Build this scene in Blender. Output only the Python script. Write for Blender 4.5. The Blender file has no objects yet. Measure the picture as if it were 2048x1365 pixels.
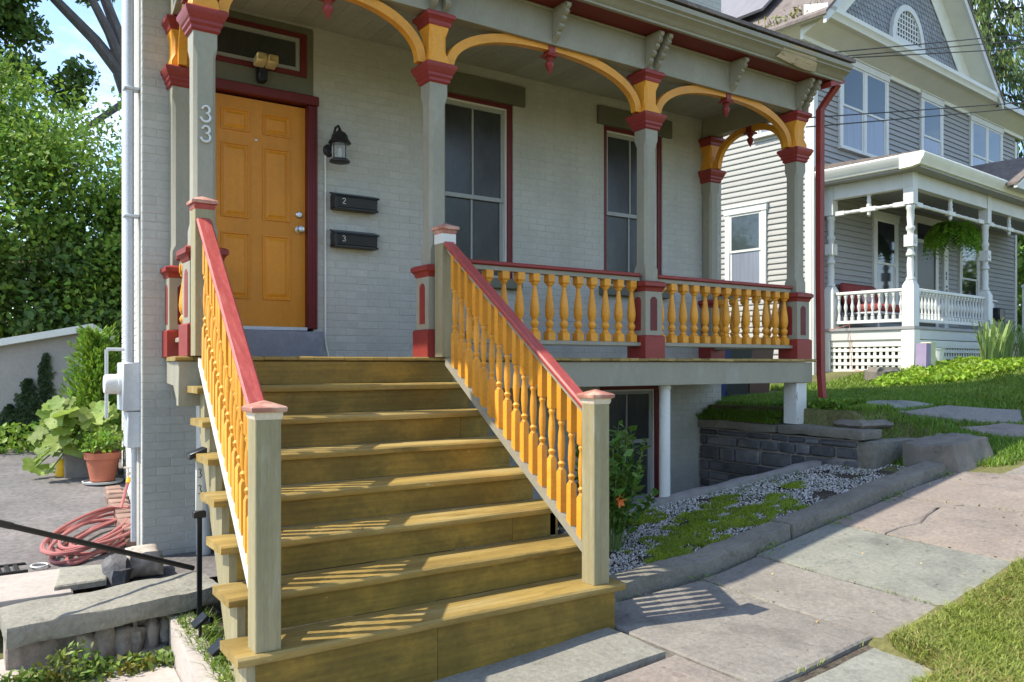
import bpy, bmesh, math, random
import numpy as np
from mathutils import Vector, Matrix, noise as mn

R = math.radians
scene = bpy.context.scene
COL = scene.collection
random.seed(7)

# ------------------------------------------------------------------ camera, sky, sun, exposure
ZC = 1.6
cam_d = bpy.data.cameras.new('camera')
cam = bpy.data.objects.new('camera', cam_d); COL.objects.link(cam)
cam.location = (0, 0, ZC)
cam.rotation_euler = (R(90), 0, R(-34.06))
cam_d.sensor_width = 36; cam_d.lens = 36 * 1640 / 2048
cam_d.shift_y = 45.5 / 2048
cam_d.clip_start = .05; cam_d.clip_end = 900
scene.camera = cam

SUN = Vector((-.69, .295, 1.0)).normalized()
w = bpy.data.worlds.new('World'); scene.world = w; w.use_nodes = True
nt = w.node_tree; nt.nodes.clear()
out = nt.nodes.new('ShaderNodeOutputWorld'); bg = nt.nodes.new('ShaderNodeBackground')
sky = nt.nodes.new('ShaderNodeTexSky'); sky.sky_type = 'NISHITA'; sky.sun_disc = False
sky.sun_elevation = math.asin(SUN.z); sky.sun_rotation = math.atan2(SUN.x, SUN.y)
sky.air_density = 1.0; sky.dust_density = .7; sky.ozone_density = 1.7; sky.altitude = 600
tc = nt.nodes.new('ShaderNodeTexCoord'); mp = nt.nodes.new('ShaderNodeMapping')
mp.inputs['Scale'].default_value = (1.0, 1.0, 2.6)
cn = nt.nodes.new('ShaderNodeTexNoise'); cn.inputs['Scale'].default_value = 2.6; cn.inputs['Detail'].default_value = 8
cn.inputs['Roughness'].default_value = .6
cr = nt.nodes.new('ShaderNodeValToRGB')
cr.color_ramp.elements[0].position = .52; cr.color_ramp.elements[0].color = (0, 0, 0, 1)
cr.color_ramp.elements[1].position = .86; cr.color_ramp.elements[1].color = (.8, .8, .8, 1)
mx = nt.nodes.new('ShaderNodeMix'); mx.data_type = 'RGBA'
mx.inputs[7].default_value = (9.5, 9.8, 10.4, 1)
L = nt.links.new
L(tc.outputs['Generated'], mp.inputs['Vector']); L(mp.outputs[0], cn.inputs['Vector'])
L(cn.outputs['Fac'], cr.inputs[0]); L(cr.outputs[0], mx.inputs[0]); L(sky.outputs[0], mx.inputs[6])
L(mx.outputs[2], bg.inputs[0]); L(bg.outputs[0], out.inputs[0])
bg.inputs[1].default_value = .15
sl = bpy.data.lights.new('sun', 'SUN'); sl.energy = 2.95; sl.angle = R(.53); sl.color = (1, .935, .80)
so = bpy.data.objects.new('sun', sl); COL.objects.link(so)
so.rotation_euler = SUN.to_track_quat('Z', 'Y').to_euler(); so.location = (-20, 8, 30)
vs = scene.view_settings
vs.view_transform = 'Standard'; vs.look = 'None'; vs.gamma = 1; vs.use_curve_mapping = False
vs.exposure = 1.27

# ------------------------------------------------------------------ materials
MATS = {}
def M(name, c, rough=.6, var=.12, sc=4., bump=.1, bsc=60., c2=None, c2lo=.5, c2hi=.65, c2sc=3.,
      stretch=(1, 1, 1), metal=0., spec=.35, island=False, rnd=.08, fine=.08, trans=None, bdist=.004, grain=None, spots=()):
    m = bpy.data.materials.new(name); m.use_nodes = True; MATS[name] = m
    t = m.node_tree; N = t.nodes.new; L = t.links.new
    p = t.nodes['Principled BSDF']
    p.inputs['Roughness'].default_value = rough; p.inputs['Metallic'].default_value = metal
    p.inputs['Specular IOR Level'].default_value = spec
    co = N('ShaderNodeTexCoord'); oi = N('ShaderNodeObjectInfo')
    if island:
        ge = N('ShaderNodeNewGeometry'); ra = N('ShaderNodeMath'); ra.operation = 'ADD'; L(ge.outputs['Random Per Island'], ra.inputs[0]); L(oi.outputs['Random'], ra.inputs[1])
        rf = N('ShaderNodeMath'); rf.operation = 'FRACT'; L(ra.outputs[0], rf.inputs[0]); rout = rf.outputs[0]
    else:
        rout = oi.outputs['Random']
    mul = N('ShaderNodeMath'); mul.operation = 'MULTIPLY'; mul.inputs[1].default_value = 37.; L(oi.outputs['Random'], mul.inputs[0])
    va = N('ShaderNodeVectorMath'); va.operation = 'ADD'; L(co.outputs['Object'], va.inputs[0]); L(mul.outputs[0], va.inputs[1])
    ma = N('ShaderNodeMapping'); ma.inputs['Scale'].default_value = stretch; L(va.outputs[0], ma.inputs['Vector'])
    def noise(s, d=5, r=.55):
        n = N('ShaderNodeTexNoise'); n.inputs['Scale'].default_value = s; n.inputs['Detail'].default_value = d
        n.inputs['Roughness'].default_value = r; L(ma.outputs[0], n.inputs['Vector']); return n
    def mixc(f, a, b):
        x = N('ShaderNodeMix'); x.data_type = 'RGBA'
        if isinstance(f, (int, float)): x.inputs[0].default_value = f
        else: L(f, x.inputs[0])
        for s, i in ((a, 6), (b, 7)):
            if isinstance(s, tuple): x.inputs[i].default_value = (*s[:3], 1)
            else: L(s, x.inputs[i])
        return x.outputs[2]
    def ramp(f, lo, hi):
        r = N('ShaderNodeMapRange'); r.inputs[1].default_value = lo; r.inputs[2].default_value = hi; L(f, r.inputs[0]); return r.outputs[0]
    n1 = noise(sc)
    dk = tuple(v * (1 - var) for v in c); lt = tuple(min(1, v * (1 + var)) for v in c)
    col = mixc(ramp(n1.outputs['Fac'], .3, .7), dk, lt)
    if c2:
        col = mixc(ramp(noise(c2sc, 7, .62).outputs['Fac'], c2lo, c2hi), col, c2)
    for (sc_, s_col, slo, shi) in spots:
        col = mixc(ramp(noise(sc_, 6, .65).outputs['Fac'], slo, shi), col, s_col)
    if grain:
        gm = N('ShaderNodeMapping'); gm.inputs['Scale'].default_value = grain[0]; L(va.outputs[0], gm.inputs['Vector'])
        gn = N('ShaderNodeTexNoise'); gn.inputs['Scale'].default_value = 1.; gn.inputs['Detail'].default_value = 6; gn.inputs['Roughness'].default_value = .65; L(gm.outputs[0], gn.inputs['Vector'])
        b = N('ShaderNodeMapRange'); b.inputs[1].default_value = .3; b.inputs[2].default_value = .7; b.inputs[3].default_value = 1 - grain[1]; b.inputs[4].default_value = 1 + grain[1]; L(gn.outputs['Fac'], b.inputs[0])
        h = N('ShaderNodeHueSaturation'); L(b.outputs[0], h.inputs['Value']); L(col, h.inputs['Color']); col = h.outputs[0]
    if fine:
        nf = noise(sc * 14, 3)
        b = N('ShaderNodeMapRange'); b.inputs[1].default_value = .3; b.inputs[2].default_value = .7
        b.inputs[3].default_value = 1 - fine; b.inputs[4].default_value = 1 + fine; L(nf.outputs['Fac'], b.inputs[0])
        h = N('ShaderNodeHueSaturation'); L(b.outputs[0], h.inputs['Value']); L(col, h.inputs['Color']); col = h.outputs[0]
    if rnd:
        b = N('ShaderNodeMapRange'); b.inputs[3].default_value = 1 - rnd; b.inputs[4].default_value = 1 + rnd; L(rout, b.inputs[0])
        h = N('ShaderNodeHueSaturation'); L(b.outputs[0], h.inputs['Value']); L(col, h.inputs['Color']); col = h.outputs[0]
        if island:
            b2 = N('ShaderNodeMapRange'); b2.inputs[3].default_value = .5 - rnd * .06; b2.inputs[4].default_value = .5 + rnd * .06
            w1 = N('ShaderNodeMath'); w1.operation = 'MULTIPLY'; w1.inputs[1].default_value = 7.31; L(rout, w1.inputs[0])
            w2 = N('ShaderNodeMath'); w2.operation = 'FRACT'; L(w1.outputs[0], w2.inputs[0]); L(w2.outputs[0], b2.inputs[0]); L(b2.outputs[0], h.inputs['Hue'])
    L(col, p.inputs['Base Color'])
    if bump:
        bn = noise(bsc, 4, .6); bu = N('ShaderNodeBump'); bu.inputs['Strength'].default_value = min(1, bump * 2.5); bu.inputs['Distance'].default_value = bdist
        L(bn.outputs['Fac'], bu.inputs['Height']); L(bu.outputs[0], p.inputs['Normal'])
    if trans:
        tr = N('ShaderNodeBsdfTranslucent'); L(col, tr.inputs[0]); ms = N('ShaderNodeMixShader'); ms.inputs[0].default_value = trans
        L(p.outputs[0], ms.inputs[1]); L(tr.outputs[0], ms.inputs[2])
        L(ms.outputs[0], t.nodes['Material Output'].inputs['Surface'])
    return m

def glass(name, tint=(.016, .018, .02), rough=.05):
    return M(name, tint, rough=rough, var=.1, sc=1.5, bump=.03, bsc=1.6, spec=.6, fine=0, rnd=.0)

WALL = M('painted_brick_grey', (.455, .445, .395), .75, .07, 2.2, .45, 30, c2=(.42, .41, .36), c2lo=.52, c2hi=.72, c2sc=2.5, rnd=.024, fine=.05, island=True, spots=((1.6, (.40, .395, .355), .58, .8), (30, (.36, .35, .31), .71, .76)), grain=((5, 5, .7), .045))
MORTAR = M('painted_mortar_grey', (.44, .43, .38), .85, .08, 3, .2, 60, fine=.06)
SIDEW = M('painted_brick_white', (.60, .60, .57), .75, .06, 2, .22, 45, rnd=.05, fine=.05, island=True)
TRIM = M('trim_grey_olive', (.30, .278, .208), .55, .09, 3, .1, 60, c2=(.345, .33, .265), c2lo=.55, c2hi=.75, c2sc=4, stretch=(1, 1, .5), fine=.05, rnd=.04, spots=((2.5, (.26, .24, .17), .58, .8), (24, (.42, .41, .35), .71, .75)))
OLIVE = M('olive_stone_paint', (.145, .14, .10), .7, .1, 3, .12, 60, fine=.06)
CEIL = M('ceiling_paint', (.33, .33, .28), .6, .08, 2, .06, 50)
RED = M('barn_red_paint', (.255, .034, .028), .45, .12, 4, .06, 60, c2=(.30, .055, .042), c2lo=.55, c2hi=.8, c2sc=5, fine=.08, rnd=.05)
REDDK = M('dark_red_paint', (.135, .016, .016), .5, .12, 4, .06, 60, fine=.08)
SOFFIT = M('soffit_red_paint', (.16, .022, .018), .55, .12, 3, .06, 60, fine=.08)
RAILRED = M('handrail_faded_red', (.40, .072, .058), .42, .12, 3, .1, 60, c2=(.47, .12, .095), c2lo=.52, c2hi=.7, c2sc=6, stretch=(8, 1, 1), fine=.08, grain=((60, 2, 40), .14), spots=((30, (.55, .30, .26), .68, .74),))
YEL = M('marigold_paint', (.72, .31, .031), .45, .1, 4, .09, 60, c2=(.57, .22, .016), c2lo=.55, c2hi=.8, c2sc=6, fine=.07, rnd=.1, spots=((16, (.40, .18, .03), .66, .76),))
DOORM = M('door_orange_paint', (.60, .228, .011), .42, .07, 2, .06, 70, fine=.05, grain=((30, 30, 1.2), .05), spots=((3.5, (.50, .20, .014), .55, .78), (22, (.40, .16, .02), .70, .76)))
STEP = M('worn_olive_brown_paint', (.19, .124, .020), .6, .25, 2.6, .12, 80, c2=(.27, .165, .026), c2lo=.47, c2hi=.62, c2sc=2.6, stretch=(.9, 1.2, 1.2), fine=.1, rnd=.12, grain=((1.2, 30, 55), .22), spots=((5, (.13, .085, .018), .60, .74), (26, (.40, .30, .13), .69, .73)))
TREAD = M('worn_tread_paint', (.295, .198, .054), .55, .25, 3, .14, 80, c2=(.40, .30, .12), c2lo=.5, c2hi=.7, c2sc=2.4, stretch=(.45, 2.5, 2.2), fine=.1, rnd=.17, grain=((1.2, 60, 30), .2), spots=((4, (.16, .11, .03), .58, .72), (14, (.46, .38, .22), .66, .72), (40, (.10, .075, .03), .68, .72)))
NEWEL = M('newel_sage_paint', (.29, .25, .14), .6, .1, 3, .12, 60, c2=(.34, .31, .22), c2lo=.56, c2hi=.72, c2sc=5, stretch=(3, 3, .5), fine=.08, grain=((45, 45, 1.5), .12), spots=((22, (.42, .39, .30), .68, .73),))
CAPR = M('newel_cap_salmon', (.40, .17, .125), .5, .15, 5, .1, 60, c2=(.55, .33, .24), c2lo=.5, c2hi=.62, c2sc=9, fine=.1)
CAPW = M('cap_trim_cream', (.62, .52, .40), .6, .1, 5, .08, 60)
WHITE = M('white_paint', (.64, .635, .59), .5, .05, 3, .05, 60, c2=(.60, .60, .56), c2lo=.58, c2hi=.8, c2sc=4, fine=.03)
PEEL = M('peeling_white_paint', (.62, .61, .56), .7, .08, 4, .2, 50, c2=(.30, .27, .20), c2lo=.6, c2hi=.66, c2sc=9, stretch=(2, 2, .6), fine=.08)
SASH = M('grey_sash', (.33, .34, .33), .5, .06, 4, .04, 60)
SCREEN = M('insect_screen_painted_reflections', (.042, .043, .04), .2, .25, 1.2, .03, 400, c2=(.066, .068, .066), c2lo=.45, c2hi=.72, c2sc=1.3, stretch=(1.6, 1, .7), fine=.1, spec=.45)  # dark screen; the paler patches are reflections painted into the colour
GLASS = glass('window_glass')
GLASSB = glass('pale_window_glass', (.05, .065, .07), .04)
GLASSC = M('curtained_glass', (.22, .235, .285), .12, .12, 2, .01, 3, spec=.6, stretch=(9, 9, .4), fine=0)
BLACK = M('black_enamel', (.012, .013, .015), .35, .2, 6, .03, 80, fine=.1)
BLACKM = M('black_cast_metal', (.025, .023, .021), .45, .2, 8, .1, 90)
STEEL = M('brushed_nickel', (.55, .54, .52), .3, .05, 6, .02, 80, metal=1.)
GREYM = M('galvanised_grey', (.50, .52, .54), .45, .06, 5, .04, 60, metal=.25)
BRASS = M('pale_brass', (.62, .50, .28), .35, .2, 12, .05, 40, metal=.3)
BLUEST = M('blue_grey_stone', (.20, .21, .245), .7, .14, 4, .12, 50, c2=(.27, .28, .31), c2lo=.55, c2hi=.75, c2sc=6)
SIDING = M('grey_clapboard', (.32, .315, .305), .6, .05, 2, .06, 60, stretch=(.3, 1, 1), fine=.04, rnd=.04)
SIDING_LIT = M('sunlit_clapboard', (.42, .41, .375), .6, .05, 2, .06, 60, stretch=(1, .3, 1), fine=.04, rnd=.03)  # the grey clapboard again, lightened to put sunlight into the side wall's colour
SHING = M('grey_shingle', (.25, .258, .272), .7, .1, 3, .1, 60, island=True, rnd=.12)
CREAM = M('cream_trim', (.74, .73, .64), .55, .05, 3, .05, 60, fine=.03)
ROOFM = M('brown_roof_shingle', (.165, .135, .12), .9, .25, 5, .4, 40, c2=(.22, .18, .155), c2sc=8, fine=.2)
PANEL = M('grey_roof_panel', (.20, .185, .19), .5, .1, 3, .1, 30, stretch=(.3, 3, 1))
BARE = M('bare_weathered_wood', (.52, .42, .28), .8, .15, 5, .2, 60, c2=(.16, .12, .05), c2lo=.58, c2hi=.68, c2sc=7, stretch=(1, 3, 3), fine=.15)
ASPH = M('asphalt', (.135, .125, .12), .95, .2, 1.5, .5, 90, c2=(.185, .165, .155), c2lo=.48, c2hi=.7, c2sc=.9, fine=.25, bdist=.006)
CONC = M('concrete', (.40, .35, .31), .9, .1, 2, .2, 80, c2=(.30, .26, .22), c2lo=.55, c2hi=.75, c2sc=2.5, fine=.1)
SOIL = M('soil', (.055, .042, .03), 1., .3, 4, .6, 40, c2=(.10, .085, .06), c2sc=7, fine=.3, bdist=.01)
LAWNB = M('lawn_soil', (.12, .115, .04), 1., .3, 2, .5, 40, c2=(.11, .085, .045), c2lo=.6, c2hi=.75, c2sc=2, fine=.3, bdist=.01)
def slabm(n, c, c2): return M(n, c, .85, .14, 2.5, .4, 22, c2=c2, c2lo=.5, c2hi=.7, c2sc=1.9, fine=.14, bdist=.012, spots=((2.6, tuple(v * .66 for v in c), .54, .74), (9, tuple(v * .6 for v in c), .60, .72), (34, tuple(min(1, v * 1.45) for v in c), .66, .72), (70, tuple(v * .5 for v in c), .68, .73)))
SLAB_P = slabm('mauve_flagstone', (.208, .187, .160), (.252, .232, .198))
SLAB_G = slabm('green_grey_flagstone', (.215, .214, .178), (.255, .25, .205))
SLAB_B = slabm('brown_flagstone', (.232, .192, .160), (.19, .168, .148))
KERB = slabm('kerb_bluestone', (.182, .166, .132), (.235, .215, .17))
STONED = M('dark_bluestone', (.105, .105, .11), .8, .25, 5, .6, 24, c2=(.17, .155, .145), c2lo=.5, c2hi=.7, c2sc=4, fine=.2, rnd=.45, bdist=.01)
STONEM = M('stone_mortar', (.26, .24, .22), .95, .15, 8, .3, 60)
STONEG = slabm('grey_slab_stone', (.245, .232, .19), (.295, .275, .22))
RUBBLE = M('rubble_stone', (.36, .31, .255), .9, .25, 5, .3, 30, c2=(.15, .13, .11), c2sc=6, rnd=.25)
BOULD = M('boulder_stone', (.17, .15, .122), .9, .25, 3, .7, 14, c2=(.245, .205, .16), c2lo=.55, c2hi=.75, c2sc=4, spots=((9, (.10, .09, .07), .60, .72), (30, (.30, .27, .22), .66, .72)))
REDBR = M('old_red_brick', (.24, .15, .115), .9, .2, 6, .3, 50, rnd=.2)
TERRA = M('terracotta', (.42, .135, .075), .8, .1, 5, .08, 50, c2=(.5, .22, .15), c2lo=.6, c2hi=.8, c2sc=6)
HOSE = M('faded_red_hose', (.42, .14, .125), .5, .1, 6, .03, 60)
PLAST = M('white_plastic', (.66, .66, .62), .4, .04, 5, 0)
PURPLE = M('purple_cardboard', (.30, .24, .36), .7, .1, 5, .05)
PALEY = M('pale_yellow_cardboard', (.52, .53, .32), .7, .1, 5, .05)
CUSH = M('faded_red_cushion', (.26, .05, .045), .9, .1, 5, .1, 90)
PILLOW = M('blush_pillow', (.58, .42, .38), .9, .1, 5, .1, 90)
BLUEB = M('blue_plastic', (.012, .025, .10), .5, .1, 5, .03)
DARKP = M('dark_plastic', (.02, .022, .02), .5, .1, 5, .03)
BROWNP = M('brown_plastic', (.10, .05, .035), .5, .1, 5, .03)
ORANGE = M('orange_plastic', (.75, .16, .02), .5, .1, 5, .03)
YELP = M('yellow_plastic', (.75, .42, .02), .5, .1, 5, .03)
SHEDM = M('shed_render_taupe', (.33, .30, .27), .85, .08, 2, .15, 40, fine=.06)
BARK = M('bark_grey_brown', (.12, .10, .085), .95, .3, 5, .8, 16, c2=(.20, .175, .155), c2sc=8, stretch=(2, 2, .5), fine=.2, bdist=.02)
BARKL = M('smooth_dead_bark', (.12, .105, .10), .9, .25, 4, .5, 14, c2=(.10, .085, .08), c2sc=5, stretch=(2, 2, .6), bdist=.015)
def leafm(n, c, c2, rnd=.3, tr=.35, rough=.5, sc=.5):
    return M(n, c, rough, .2, sc, 0, c2=c2, c2lo=.42, c2hi=.66, c2sc=sc * 1.7, island=True, rnd=rnd, fine=0, trans=tr, spec=.4)
LEAF_A = leafm('maple_leaf', (.15, .26, .034), (.25, .38, .05), .35, .4)
LEAF_B = leafm('dark_tree_leaf', (.075, .14, .03), (.13, .21, .04), .35)
LEAF_S = leafm('spruce_needle', (.10, .15, .05), (.17, .25, .05), .3, .3)
LEAF_Y = leafm('yew_leaf', (.16, .29, .03), (.24, .37, .04), .35, .35, sc=2)
LEAF_SH = leafm('glossy_shrub_leaf', (.10, .20, .03), (.15, .27, .04), .3, .3, .35, sc=5)
LEAF_SQ = leafm('squash_leaf', (.21, .31, .05), (.33, .41, .12), .22, .45, .6, sc=4)
LEAF_FERN = leafm('fern_frond', (.27, .47, .06), (.34, .54, .07), .2, .5, sc=3)
LEAF_GC = leafm('ground_cover_leaf', (.22, .35, .025), (.30, .43, .04), .3, .35, sc=2)
LEAF_IV = leafm('ivy_leaf', (.035, .06, .02), (.05, .085, .025), .35, .2, sc=3)
IRIS = leafm('iris_blade', (.24, .34, .10), (.30, .38, .14), .2, .35, sc=3)
GRASS = leafm('grass_blade', (.17, .26, .03), (.22, .30, .04), .3, .4, .55, sc=.9)
GRASSD = leafm('grass_blade_dark', (.15, .26, .03), (.21, .32, .04), .3, .4, .55, sc=.9)
GRASSY = leafm('grass_blade_sunny', (.27, .33, .055), (.34, .37, .09), .3, .4, .55, sc=1.4)
MOSS = leafm('moss_blade', (.33, .42, .03), (.25, .34, .03), .3, .4, .6, sc=3)
WEED = leafm('weed_leaf', (.14, .23, .035), (.22, .29, .06), .35, .35, sc=4)
WEEDY = leafm('yellowing_weed_leaf', (.22, .20, .03), (.10, .15, .03), .4, .35, sc=4)
STEMM = M('green_stem', (.16, .22, .07), .6, .1, 6, 0)
GRAVEL = M('marble_chip', (.46, .44, .40), .8, .15, 20, .1, 90, island=True, rnd=.45)
DRYLEAF = M('dry_leaf', (.36, .27, .11), .8, .15, 5, 0, island=True, rnd=.3)

# ------------------------------------------------------------------ mesh helpers
ORG = {}
class MB:
    def __init__(s): s.v = []; s.f = []
    def add(s, vs, fs):
        n = len(s.v); s.v += [tuple(p) for p in vs]; s.f += [tuple(i + n for i in f) for f in fs]; return s
    def box(s, x0, x1, y0, y1, z0, z1):
        return s.add([(x0, y0, z0), (x1, y0, z0), (x1, y1, z0), (x0, y1, z0), (x0, y0, z1), (x1, y0, z1), (x1, y1, z1), (x0, y1, z1)],
                     [(0, 3, 2, 1), (4, 5, 6, 7), (0, 1, 5, 4), (1, 2, 6, 5), (2, 3, 7, 6), (3, 0, 4, 7)])
    def cbox(s, x0, x1, y0, y1, z0, z1, c=.004, M4=None):
        cx, cy, cz = (x0 + x1) / 2, (y0 + y1) / 2, (z0 + z1) / 2
        h = ((x1 - x0) / 2, (y1 - y0) / 2, (z1 - z0) / 2); c = min(c, min(h) * .9)
        vs = []; idx = {}
        for sx in (-1, 1):
            for sy in (-1, 1):
                for sz in (-1, 1):
                    S = (sx, sy, sz)
                    for a in range(3):
                        p = [S[k] * (h[k] if k == a else h[k] - c) for k in range(3)]
                        idx[(S, a)] = len(vs); vs.append((p[0] + cx, p[1] + cy, p[2] + cz))
        fs = []
        for a in range(3):
            b, d = (a + 1) % 3, (a + 2) % 3
            for sg in (-1, 1):
                q = []
                for (u, v) in ((-1, -1), (1, -1), (1, 1), (-1, 1)):
                    S = [0, 0, 0]; S[a] = sg; S[b] = u; S[d] = v; q.append(idx[(tuple(S), a)])
                fs.append(tuple(q) if sg > 0 else tuple(q[::-1]))
            for u in (-1, 1):
                for v in (-1, 1):
                    S0 = [0, 0, 0]; S0[b] = u; S0[d] = v; S1 = S0[:]; S0[a] = -1; S1[a] = 1
                    q = (idx[(tuple(S0), b)], idx[(tuple(S1), b)], idx[(tuple(S1), d)], idx[(tuple(S0), d)])
                    fs.append(q if u * v < 0 else q[::-1])
        for sx in (-1, 1):
            for sy in (-1, 1):
                for sz in (-1, 1):
                    S = (sx, sy, sz); q = (idx[(S, 0)], idx[(S, 1)], idx[(S, 2)])
                    fs.append(q if sx * sy * sz > 0 else q[::-1])
        if M4: vs = [tuple(M4 @ Vector(p)) for p in vs]
        return s.add(vs, fs)
    def rings(s, rs, cap=True, closed=False):
        n = len(rs[0]); vs = [p for r in rs for p in r]; fs = []
        m = len(rs)
        for i in range(m if closed else m - 1):
            a = i * n; b = ((i + 1) % m) * n
            for k in range(n):
                k2 = (k + 1) % n; fs.append((a + k, a + k2, b + k2, b + k))
        if cap and not closed:
            fs.append(tuple(range(n))[::-1]); fs.append(tuple(range((m - 1) * n, m * n)))
        return s.add(vs, fs)
    def sq(s, cx, cy, prof, hx=1, hy=1):
        return s.rings([[(cx + a * h * hx, cy + b * h * hy, z) for a, b in ((-1, -1), (1, -1), (1, 1), (-1, 1))] for h, z in prof])
    def ch(s, cx, cy, prof):
        rs = []
        for h, c, z in prof:
            k = h - c
            rs.append([(cx + a, cy + b, z) for a, b in ((-k, -h), (k, -h), (h, -k), (h, k), (k, h), (-k, h), (-h, k), (-h, -k))])
        return s.rings(rs)
    def lathe(s, cx, cy, prof, n=12, M4=None):
        rs = [[(cx + r * math.cos(2 * math.pi * k / n), cy + r * math.sin(2 * math.pi * k / n), z) for k in range(n)] for r, z in prof]
        if M4: rs = [[tuple(M4 @ Vector(p)) for p in r] for r in rs]
        return s.rings(rs)
    def tube(s, pts, r, n=8, closed=False, cap=True):
        pts = [Vector(p) for p in pts]; m = len(pts); rs = []
        up = Vector((0, 0, 1)); prev = None
        for i, p in enumerate(pts):
            a = pts[(i - 1) % m] if (i or closed) else p; b = pts[(i + 1) % m] if (i < m - 1 or closed) else p
            t = (b - a).normalized()
            if prev is None:
                x = t.cross(up)
                if x.length < .05: x = t.cross(Vector((1, 0, 0)))
            else:
                x = prev - t * prev.dot(t)
                if x.length < 1e-4: x = t.cross(up)
            x.normalize(); prev = x; y = t.cross(x)
            rr = r[i] if isinstance(r, (list, tuple)) else r
            rs.append([tuple(p + (x * math.cos(2 * math.pi * k / n) + y * math.sin(2 * math.pi * k / n)) * rr) for k in range(n)])
        return s.rings(rs, cap, closed)
    def prism(s, poly, axis, a0, a1):
        def P(u, v, a):
            return {'x': (a, u, v), 'y': (u, a, v), 'z': (u, v, a)}[axis]
        n = len(poly); vs = [P(u, v, a0) for u, v in poly] + [P(u, v, a1) for u, v in poly]
        fs = [tuple(range(n))[::-1], tuple(range(n, 2 * n))]
        for k in range(n): k2 = (k + 1) % n; fs.append((k, k2, n + k2, n + k))
        return s.add(vs, fs)
    def strip(s, inner, outer, y0, y1):
        """band between two XZ polylines, extruded in y"""
        n = len(inner); rs = []
        for (a, b), (c, d) in zip(inner, outer):
            rs.append([(a, y0, b), (c, y0, d), (c, y1, d), (a, y1, b)])
        return s.rings(rs)
    def xf(s, fn): s.v = [tuple(fn(*p)) for p in s.v]; return s
    def mesh(s, name, mat, origin, sharp=38):
        me = bpy.data.meshes.new(name)
        me.from_pydata([(p[0] - origin[0], p[1] - origin[1], p[2] - origin[2]) for p in s.v], [], s.f)
        bm = bmesh.new(); bm.from_mesh(me); bmesh.ops.recalc_face_normals(bm, faces=bm.faces); bm.to_mesh(me); bm.free()
        me.shade_smooth(); me.set_sharp_from_angle(angle=R(sharp))
        me.materials.append(mat); return me
    def build(s, name, mat, parent=None, origin=None, label=None, sharp=38):
        if origin is None:
            a = np.array(s.v); lo = a.min(0); hi = a.max(0)
            origin = ((lo[0] + hi[0]) / 2, (lo[1] + hi[1]) / 2, lo[2])
        me = s.mesh(name, mat, origin, sharp)
        o = bpy.data.objects.new(name, me); COL.objects.link(o)
        ORG[o.name] = Vector(origin)
        if parent is not None:
            o.parent = parent; o.location = Vector(origin) - ORG[parent.name]
        else: o.location = origin
        if label: o['label'] = label
        return o

def thing(name, label, cat, loc=(0, 0, 0), group=None, rotz=0, local=False):
    o = bpy.data.objects.new(name, None); COL.objects.link(o); o.location = loc; o.rotation_euler = (0, 0, rotz)
    o.empty_display_size = .1
    ORG[o.name] = Vector((0, 0, 0)) if local else Vector(loc)
    return tag(o, label, cat, group)
def tag(o, label, cat, group=None):
    o['label'] = label; o['category'] = cat
    if group: o['group'] = group
    return o
def kind(o, k, label=None, cat=None):
    o['kind'] = k
    if label: o['label'] = label
    if cat: o['category'] = cat
    return o
def inst(me, name, parent, pos, rotz=0, scale=None):
    o = bpy.data.objects.new(name, me); COL.objects.link(o)
    o.parent = parent; o.location = Vector(pos) - ORG[parent.name]; o.rotation_euler = (0, 0, rotz)
    if scale: o.scale = scale
    ORG[o.name] = Vector(pos); return o

def rough(mb_dims, cuts, amp, seed, freq=3., chamf=.02):
    """weathered block: subdivided box, corners eased, noise-displaced. dims=(x0,x1,y0,y1,z0,z1)"""
    x0, x1, y0, y1, z0, z1 = mb_dims
    bm = bmesh.new(); nx, ny, nz = cuts; b = MB()
    def P(i, j, k):
        u, v, q = i / nx, j / ny, k / nz
        p = Vector((x0 + (x1 - x0) * u, y0 + (y1 - y0) * v, z0 + (z1 - z0) * q))
        e = [(u in (0, 1)), (v in (0, 1)), (q in (0, 1))]
        if sum(e) >= 2:
            f = chamf * (.5 + abs(mn.noise(p * 5 + Vector((seed, 0, 0)))) * 1.6)
            for ax, t, on in ((0, u, e[0]), (1, v, e[1]), (2, q, e[2])):
                if on: p[ax] += f if t == 0 else -f
        d = mn.noise_vector(p * freq + Vector((seed * 3.1, seed, 0))) * amp + mn.noise_vector(p * freq * 3.3 + Vector((seed, 0, 7))) * amp * .4
        return p + d
    idx = {}; vs = []; fs = []
    def V(i, j, k):
        if (i, j, k) not in idx: idx[(i, j, k)] = len(vs); vs.append(tuple(P(i, j, k)))
        return idx[(i, j, k)]
    for i in range(nx):
        for j in range(ny):
            for k in (0, nz): fs.append((V(i, j, k), V(i + 1, j, k), V(i + 1, j + 1, k), V(i, j + 1, k)))
    for i in range(nx):
        for k in range(nz):
            for j in (0, ny): fs.append((V(i, j, k), V(i + 1, j, k), V(i + 1, j, k + 1), V(i, j, k + 1)))
    for j in range(ny):
        for k in range(nz):
            for i in (0, nx): fs.append((V(i, j, k), V(i, j + 1, k), V(i, j + 1, k + 1), V(i, j, k + 1)))
    bm.free(); b.add(vs, fs); return b

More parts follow.
